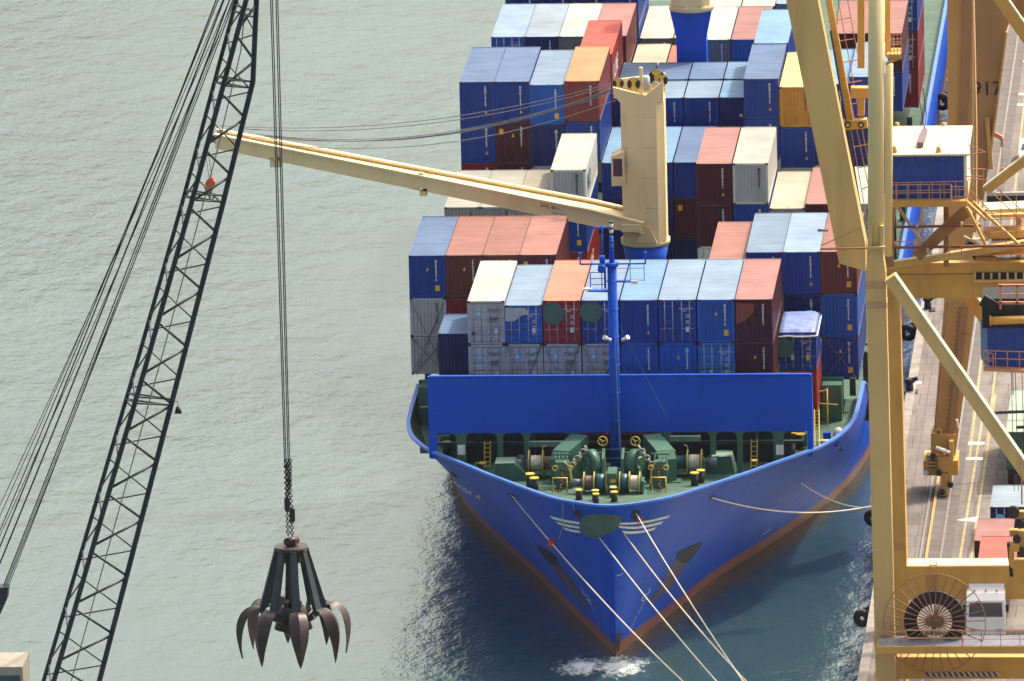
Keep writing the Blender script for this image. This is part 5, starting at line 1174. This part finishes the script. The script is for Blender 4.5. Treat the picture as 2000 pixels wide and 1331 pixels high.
for (u, v, w, h) in ((1822, 900, 26, 26), (1843, 905, 22, 30), (1845, 935, 14, 26), (1844, 955, 14, 22), (1858, 890, 8, 60), (1856, 930, 6, 30), (1815, 905, 4, 30)): PB(mb, (u, v-h/2), (u, v+h/2), w, YE-1.5-random.random()*.5, .9)
bg = part(mb, 'bogie', ochre, G2)
mb = MB()
for u, v in ((1840, 962), (1834, 925), (1856, 948), (1822, 893)): p = P(u, v, YE-2.6); mb.tube(p, p+V((0, .4, 0)), .2, 16)
for k in range(4): PB(mb, (1812, 893+k*7), (1830, 893+k*7), 2, YE-2.6, .1)
part(mb, 'wheel', blk, bg)
mb = MB(); PB(mb, (1828, 874), (1855, 884), 4, YE-2.2, .5); PB(mb, (1805, 926), (1812, 920), 9, YE-1.8, .2); PB(mb, (1869, 820), (1872, 836), 4, YE-1.5, .2); part(mb, 'white_bracket', whitem, bg)
mb = MB(); p = P(1844, 891, YE-3); mb.tube(p, p+V((0, 0, .14)), .09, 8); part(mb, 'beacon', M('beacon', (.7, .05, .04), .4, 0, 0), bg)
mb = MB(); PB(mb, (1942, 262), (1957, 270), 8, 5, .3); PB(mb, (1957, 270), (1957, 286), 5, 5, .3); PB(mb, (1957, 286), (1957, 330), 1.2, 5, .04); PB(mb, (1957, 328), (1957, 338), 5, 5, .2); part(mb, 'davit', M('davit_orange', (.60, .20, .09), .5, .1, .1), G2)

# ================================================================== quayside boxes and vehicles
def pos(u, v, z=ZQ): return G(u, v, z)
GQ = 'containers on the quay'
p = pos(1961, 1066, ZQ+.05); t = container(p.x+.35, p.y, ZQ+.05+HS, 'navy', 'door', HS, L20, label='navy container with light blue roof standing on the quay beside the white arrow', roof='slate grey', group=GQ)
flat('logo', [(-.95, -.06, HS-.9), (-.35, -.06, HS-.95), (-.35, -.06, HS-.5), (-.8, -.06, HS-.45)], skyb, t)
p = pos(1940, 1140, ZQ+.05); container(p.x, p.y+1, ZQ+.05+HS, 'maroon', 'end', HS, L20, label='salmon-roofed container on the quay, just above the lit cream top of the sill beam', roof='maroon', group=GQ, num=False, rust=.1)
p = pos(1972, 918, ZQ+1.2); t = container(p.x+1.0, p.y, ZQ+1.2+HS, 'pale green', 'end', HS, L40, label='long container with pale green roof and dark green front on a trailer', num=False, roof='pale green', group=GQ); TRX, TRY = p.x+1.0, p.y
mb = MB(); w = 1.1
mb.bb(TRX-w, TRX+w, TRY+.2, TRY+12, ZQ+.85, ZQ+1.15)
tr = tag(mb.build('trailer', blk), 'black trailer carrying the pale green roofed container', 'trailer')
for y in (1.2, 8.6, 9.9):
    for s in (-1, 1): mb = MB(); mb.tube((TRX+s*.75, TRY+y, ZQ+.5), (TRX+s*1.15, TRY+y, ZQ+.5), .5, 18); mb.build('wheel', rub, tr)
mb = MB(); sp_ = P(1930, 808, TRY+6)
for u0, v0, u1, v1 in ((1928, 810, 1950, 806), (1950, 806, 2010, 804), (1985, 835, 2010, 834)): A = G(u0, v0, ZQ+4.3); B_ = G(u1, v1, ZQ+4.3); mb.beam(A, B_, .18, .18)
for x in (1.1, -1.0): mb.tube((TRX+x, TRY+9, ZQ+4.2), (TRX+x, TRY+9, ZQ+14), .03, 4)
tag(mb.build('lifting_spreader', blk), 'black lifting spreader with wire ropes over the pale green container', 'spreader')
# white tractor with a red container behind it
p = pos(1926, 1250, ZQ); tx, ty = p.x, p.y
T = thing('truck', 'white cab-over truck seen through the cable reel on the quay', 'truck', (tx, ty, ZQ))
mb = MB(); w = 1.22
mb.prism([(-w, 0, .45), (-w, 0, 1.45), (-w, .22, 2.5), (-w, .55, 2.95), (-w, 2.3, 3.05), (-w, 2.3, .45)], (2*w, 0, 0))
mb.prism([(-w+.1, .75, 2.96), (-w+.15, 1.5, 3.35), (-w+.15, 2.28, 3.4), (-w+.1, 2.28, 3.0)], (2*w-.2, 0, 0)); mb.bb(-w-.03, w+.03, -.06, .3, .35, .75)
body = mb.build('cab', M('truck_white', (.82, .82, .80), .3, .03, 0, spec=.6, dirtamt=.08), T)
mb = MB(); mb.prism([(-w+.14, .0, 1.5), (w-.14, .0, 1.5), (w-.2, .17, 2.38), (-w+.2, .17, 2.38)], (0, -.025, .006)); mb.build('windscreen', glass, body)
mb = MB(); mb.box((w+.14, .25, 2.0), (.2, .12, .45)); mb.box((-w-.14, .25, 2.0), (.2, .12, .45)); mb.build('mirror', blk, body)
mb = MB(); mb.box((-.85, -.07, .62), (.35, .04, .16)); mb.box((.85, -.07, .62), (.35, .04, .16)); mb.build('headlight', glass, body)
mb = MB()
for x in (-.7, 0, .7): mb.tube((x, .62, 3.0), (x, .62, 3.1), .05, 8)
mb.build('roof_marker', blk, body)
for y in (.9, 3.6):
    for s in (-1, 1): mb = MB(); mb.tube((s*.85, y, .5), (s*1.2, y, .5), .5, 18); mb.build('wheel', rub, T)
mb = MB(); mb.bb(-.9, .9, 2.3, 5.5, .6, .95); mb.build('chassis', blk, T)
container(tx+.55, ty+6.4, ZQ+1.1+HS, 'dark red', 'end', HS, L20, label='dark red container behind the white truck, under the ochre sill beam', group=GQ, num=False)
# small vehicles at the right edge
def car(u, v, col, lab, name='car', dark=True):
    p = pos(u, v); T = thing(name, lab, 'car', (p.x, p.y, ZQ)); mb = MB(); w = .88
    prof = [(0, .3), (0, .75), (.25, .9), (1.1, 1.0), (1.75, 1.42), (3.3, 1.45), (4.1, 1.0), (4.3, .9), (4.3, .3)]
    mb.prism([(-w, y, z) for y, z in prof], (2*w, 0, 0)); b = mb.build('body', col, T)
    mb = MB(); mb.prism([(-w+.1, 1.12, 1.03), (w-.1, 1.12, 1.03), (w-.2, 1.72, 1.42), (-w+.2, 1.72, 1.42)], (0, -.02, .02)); mb.build('windscreen', glass, b)
    mb = MB(); mb.bb(w-.01, w+.015, 1.6, 3.6, 1.0, 1.32); mb.bb(-w-.015, -w+.01, 1.6, 3.6, 1.0, 1.32); mb.build('side_window', glass, b)
    for y in (.8, 3.4):
        for s in (-1, 1): mb = MB(); mb.tube((s*.7, y, .32), (s*.9, y, .32), .32, 14); mb.build('wheel', rub, T)
car(2014, 326, M('truck_white'), 'white car parked at the right edge of the quay, above the diagonal brace')
# people-sized clutter by the stairs is left to the crane

# ================================================================== LATTICE CRANE (left) and grab
YL = -170.
steel = paint('boom_steel', (.012, .022, .035), .45, .15, 0, scale=1, dirt=(.06, .10, .10), dirtamt=.3, rnd=False)
steel2 = paint('brace_steel', (.02, .04, .045), .5, .2, 0, scale=1, dirt=(.10, .16, .15), dirtamt=.4, rnd=False)
LC = thing('lattice_crane', 'dark steel lattice boom crane leaning across the water at the left', 'crane', tuple(P(100, 1500, YL)))
def cA(v): return np.interp(v, [-200, 0, 160, 400, 700, 1331, 1800], [470, 462, 419, 355, 270, 85, -52])
def cB(v): return np.interp(v, [-200, 0, 160, 400, 700, 1331, 1800], [486, 481, 438, 373, 289, 105, -31])
def cC(v): return np.interp(v, [-200, 0, 160, 400, 700, 1331, 1800], [504, 501, 494, 435, 358, 194, 72])
def LA(v): return P(float(cA(v)), v, YL+1.2)
def LB(v): return P(float(cB(v)), v, YL-1.2)
def LCc(v): return P(float(cC(v)), v, YL)
mb = MB(); vs_ = [-200, 0, 160, 400, 700, 1331, 1800]
for f, r in ((LA, .11), (LB, .135), (LCc, .14)): mb.path([f(v) for v in vs_], r, 8)
part(mb, 'boom_chord', steel, LC)
mb = MB(); st_ = 56.; v = -160.; k = 0
while v < 1700:
    br = lambda a, b, r=.06: mb.tube(a, b, r*1.15, 6)
    br(LB(v+6), LCc(v+st_*.95)); br(LB(v+st_*2-6), LCc(v+st_*1.02))
    br(LA(v+st_*.5), LCc(v+st_*1.55), .035) if False else None
    br(LA(v+st_-8), LCc(v+st_*2.0), .035); br(LA(v+st_*2.4), LCc(v+st_*2.06), .035)
    br(LA(v), LB(v+st_*.9), .04); br(LB(v+st_), LA(v+st_*1.9), .04)
    v += st_*2; k += 1
part(mb, 'lattice_brace', steel2, LC)
for v in (22, 160, 383, 780):
    mb = MB()
    for d in (0, 12): mb.tube(LA(v-12+d), LCc(v+d), .05, 6); mb.tube(LB(v-4+d), LCc(v+d), .05, 6); mb.tube(LA(v+d-12), LB(v+d-6), .05, 6)
    part(mb, 'section_frame', steel2, LC)
mb = MB(); pts = [P(float(cB(v)*.62+cC(v)*.38), v, YL) for v in (-100, 100, 300, 500, 700, 900, 1100, 1331, 1700)]; mb.path(pts, .035, 5); part(mb, 'hydraulic_line', M('pink_hose', (.28, .22, .22), .6, .1, 0), LC)
mb = MB(); p = P(340, 785, YL); mb.path([p, p+V((.18, 0, .05)), p+V((.2, 0, -.25))], .025, 5); mb.tube(p+V((.2, 0, -.25)), p+V((.2, 0, -.6)), .1, 10, r2=.2); part(mb, 'boom_lamp', blk, LC)
wirem = M('wire_dark', (.03, .03, .045), .5, .1, 0)
for a, b, r in (((421, 0), (-5, 1080), .04), ((434, 0), (-12, 1035), .022), ((436, 0), (-2, 1105), .045), ((447, 0), (-6, 1000), .022), ((447, 0), (4, 1152), .035), ((453, 0), (7, 1152), .022), ((461, -10), (10, 1152), .03), ((470, -60), (14, 1152), .022), ((425, 0), (-10, 1060), .03), ((455, 0), (-6, 1060), .022)):
    mb = MB(); u0, v0 = a; du = (b[0]-a[0])/(b[1]-a[1]); A = P(u0-du*120, v0-120, YL+.5); B_ = P(*b, YL+.5); line(mb, A, B_, r, .25, 12, 5); part(mb, 'pendant_rope', wirem, LC)
mb = MB(); p = P(-8, 1175, YL); mb.prism([P(-30, 1148, YL), P(16, 1148, YL), P(14, 1170, YL), P(0, 1202, YL), P(-30, 1202, YL)], (0, .8, 0)); part(mb, 'rope_anchorage', steel, LC)
mb = MB(); A = P(44, 1303, YL-5); mb.bb(A.x-4, A.x, YL-5, YL-2, A.z-3, A.z); mb2 = part(mb, 'crane_house', M('house_cream', (.30, .27, .22), .6, .1, 0), LC)
mb = MB(); mb.bb(A.x-3.6, A.x-.15, YL-5.03, YL-4.98, A.z-1.3, A.z-.45); part(mb, 'house_window', glass, mb2)
# grab
YG = YL; gs = pxm(YG); gc = P(569, 1070, YG)
GB = thing('orange_peel_grab', 'rusty open eight-tined scrap grab hanging over the water from twin ropes', 'grab', tuple(gc), )
gtop = paint('grab_steel', (.025, .04, .05), .5, .25, .05, scale=1.5, dirt=(.10, .07, .06), dirtamt=.5, rnd=False)
gr = paint('grab_tine', (.055, .038, .038), .45, .35, .08, scale=1.5, dirt=(.03, .02, .025), dirtamt=.5, rnd=False, metal=.3)
mb = MB(); mb.tube(gc-V((0, 0, .12)), gc+V((0, 0, .1)), .87, 24); mb.tube(gc-V((0, 0, .75)), gc-V((0, 0, .12)), .5, 16); mb.box(gc+V((0, 0, .3)), (.5, .4, .35)); mb.tube(gc+V((-.2, -.3, .35)), gc+V((.25, .3, .35)), .22, 12)
hd = part(mb, 'grab_head', gr, GB)
hz = -3.55; lowc = gc+V((0, 0, hz))
mb = MB(); mb.tube(lowc+V((0, 0, -.7)), lowc+V((0, 0, .45)), 1.0, 16, r2=.6); mb.tube(lowc+V((0, 0, -1.1)), lowc+V((0, 0, -.7)), .3, 12, r2=.75); mb.tube(lowc, gc-V((0, 0, .3)), .14, 8)
for k in range(5): a = k*1.2566; mb.box(lowc+V((.3*math.cos(a), .3*math.sin(a), .45)), (.3, .3, .5), rz=a)
part(mb, 'grab_hub', blk, GB)
mb = MB()
for k in range(6): a = k*1.047; mb.tube(gc+V((.3*math.cos(a), .3*math.sin(a), -.5)), lowc+V((.32*math.cos(a), .32*math.sin(a), .4)), .022, 5)
part(mb, 'closing_rope', wirem, GB)
prof = crom([(1.25, .20, .18), (1.62, .50, .32), (2.08, .50, .50), (2.46, .20, .62), (2.70, -.28, .62), (2.80, -.80, .52), (2.80, -1.35, .34), (2.74, -1.9, .16), (2.70, -2.2, .015)], 3)
for k in range(8):
    a = math.radians(12+45*k); er = V((math.sin(a), -math.cos(a), 0)); et = V((math.cos(a), math.sin(a), 0)); ez = V((0, 0, 1))
    h = lowc+er*1.62+ez*.32; tp_ = gc+er*.78-ez*.1
    mb = MB(); mb.beam(tp_, h, .3, .2, er, w2=.44, h2=.26); mb.tube(h-et*.22, h+et*.22, .14, 12); mb.tube(tp_-et*.15, tp_+et*.15, .12, 10); part(mb, 'grab_arm', gtop, GB)
    mb = MB(); L_, Rr, C_, I_ = [], [], [], []
    for r_, z_, w_ in prof:
        w_ = max(w_*.80, .012); c0 = lowc+er*r_+ez*z_; L_.append(c0-et*w_-er*(.10*w_/.4)); Rr.append(c0+et*w_-er*(.10*w_/.4)); C_.append(c0+er*(.42*w_)+ez*(.12*w_)); I_.append(c0-er*.06)
    mb.grid([L_, C_], 0, True); mb.grid([C_, Rr], 0, True); mb.grid([Rr, I_, L_], 0, True)
    mb.beam(lowc+er*.7-ez*.3, lowc+er*1.35+ez*.1, .2, .3, ez); part(mb, 'grab_tine', gr, GB)
HR_ = thing('hoist_rope', 'twin dark hoist ropes and chains holding the scrap grab', 'rope', tuple(gc+V((0, 0, .5))))
mb = MB()
for (u0, u1) in ((527, 556), (530.5, 559), (538, 563), (541.5, 566)): A = P(u0-2.4, -130, YG); B_ = P(u1, 915, YG); mb.tube(A, B_, .03, 5)
part(mb, 'wire_rope', wirem, HR_)
mb = MB()
for (u0, v0), (u1, v1), n in (((558, 912), (563, 1050), 26), ((565, 905), (571, 1052), 28), ((560, 900), (562, 975), 14), ((567, 900), (565, 960), 12)):
    A = P(u0, v0, YG); B_ = P(u1, v1, YG)
    for k in range(n): c_ = A+(B_-A)*(k/n); mb.ring(c_, (1, 0, .1) if k % 2 else (0, 1, .1), .085, .028, 8, 4)
part(mb, 'chain', blk, HR_)
mb = MB()
for u, v in ((561, 985), (571, 1006)): p = P(u, v, YG); mb.box(p, (.28, .2, .62)); mb.tube(p-V((0, 0, .4)), p+V((0, 0, .4)), .09, 8)
part(mb, 'swivel', blk, HR_)
bpy.context.view_layer.update()

# ================================================================== HAZE (thin volume added to lift the blacks and fade the tones)
m = bpy.data.materials.new('fade_haze'); m.use_nodes = True; N = m.node_tree.nodes; L = m.node_tree.links; N.remove(N['Principled BSDF'])
pv = N.new('ShaderNodeVolumePrincipled'); pv.inputs['Color'].default_value = (.82, .86, .95, 1); pv.inputs['Density'].default_value = .000012; pv.inputs['Anisotropy'].default_value = .2
L.new(pv.outputs[0], N['Material Output'].inputs['Volume'])
mb = MB(); mb.bb(-3200, 1100, -1000, 5200, -6, 230); hz_ = mb.build('added_haze', m); hz_['kind'] = 'stuff'
bpy.context.view_layer.update()
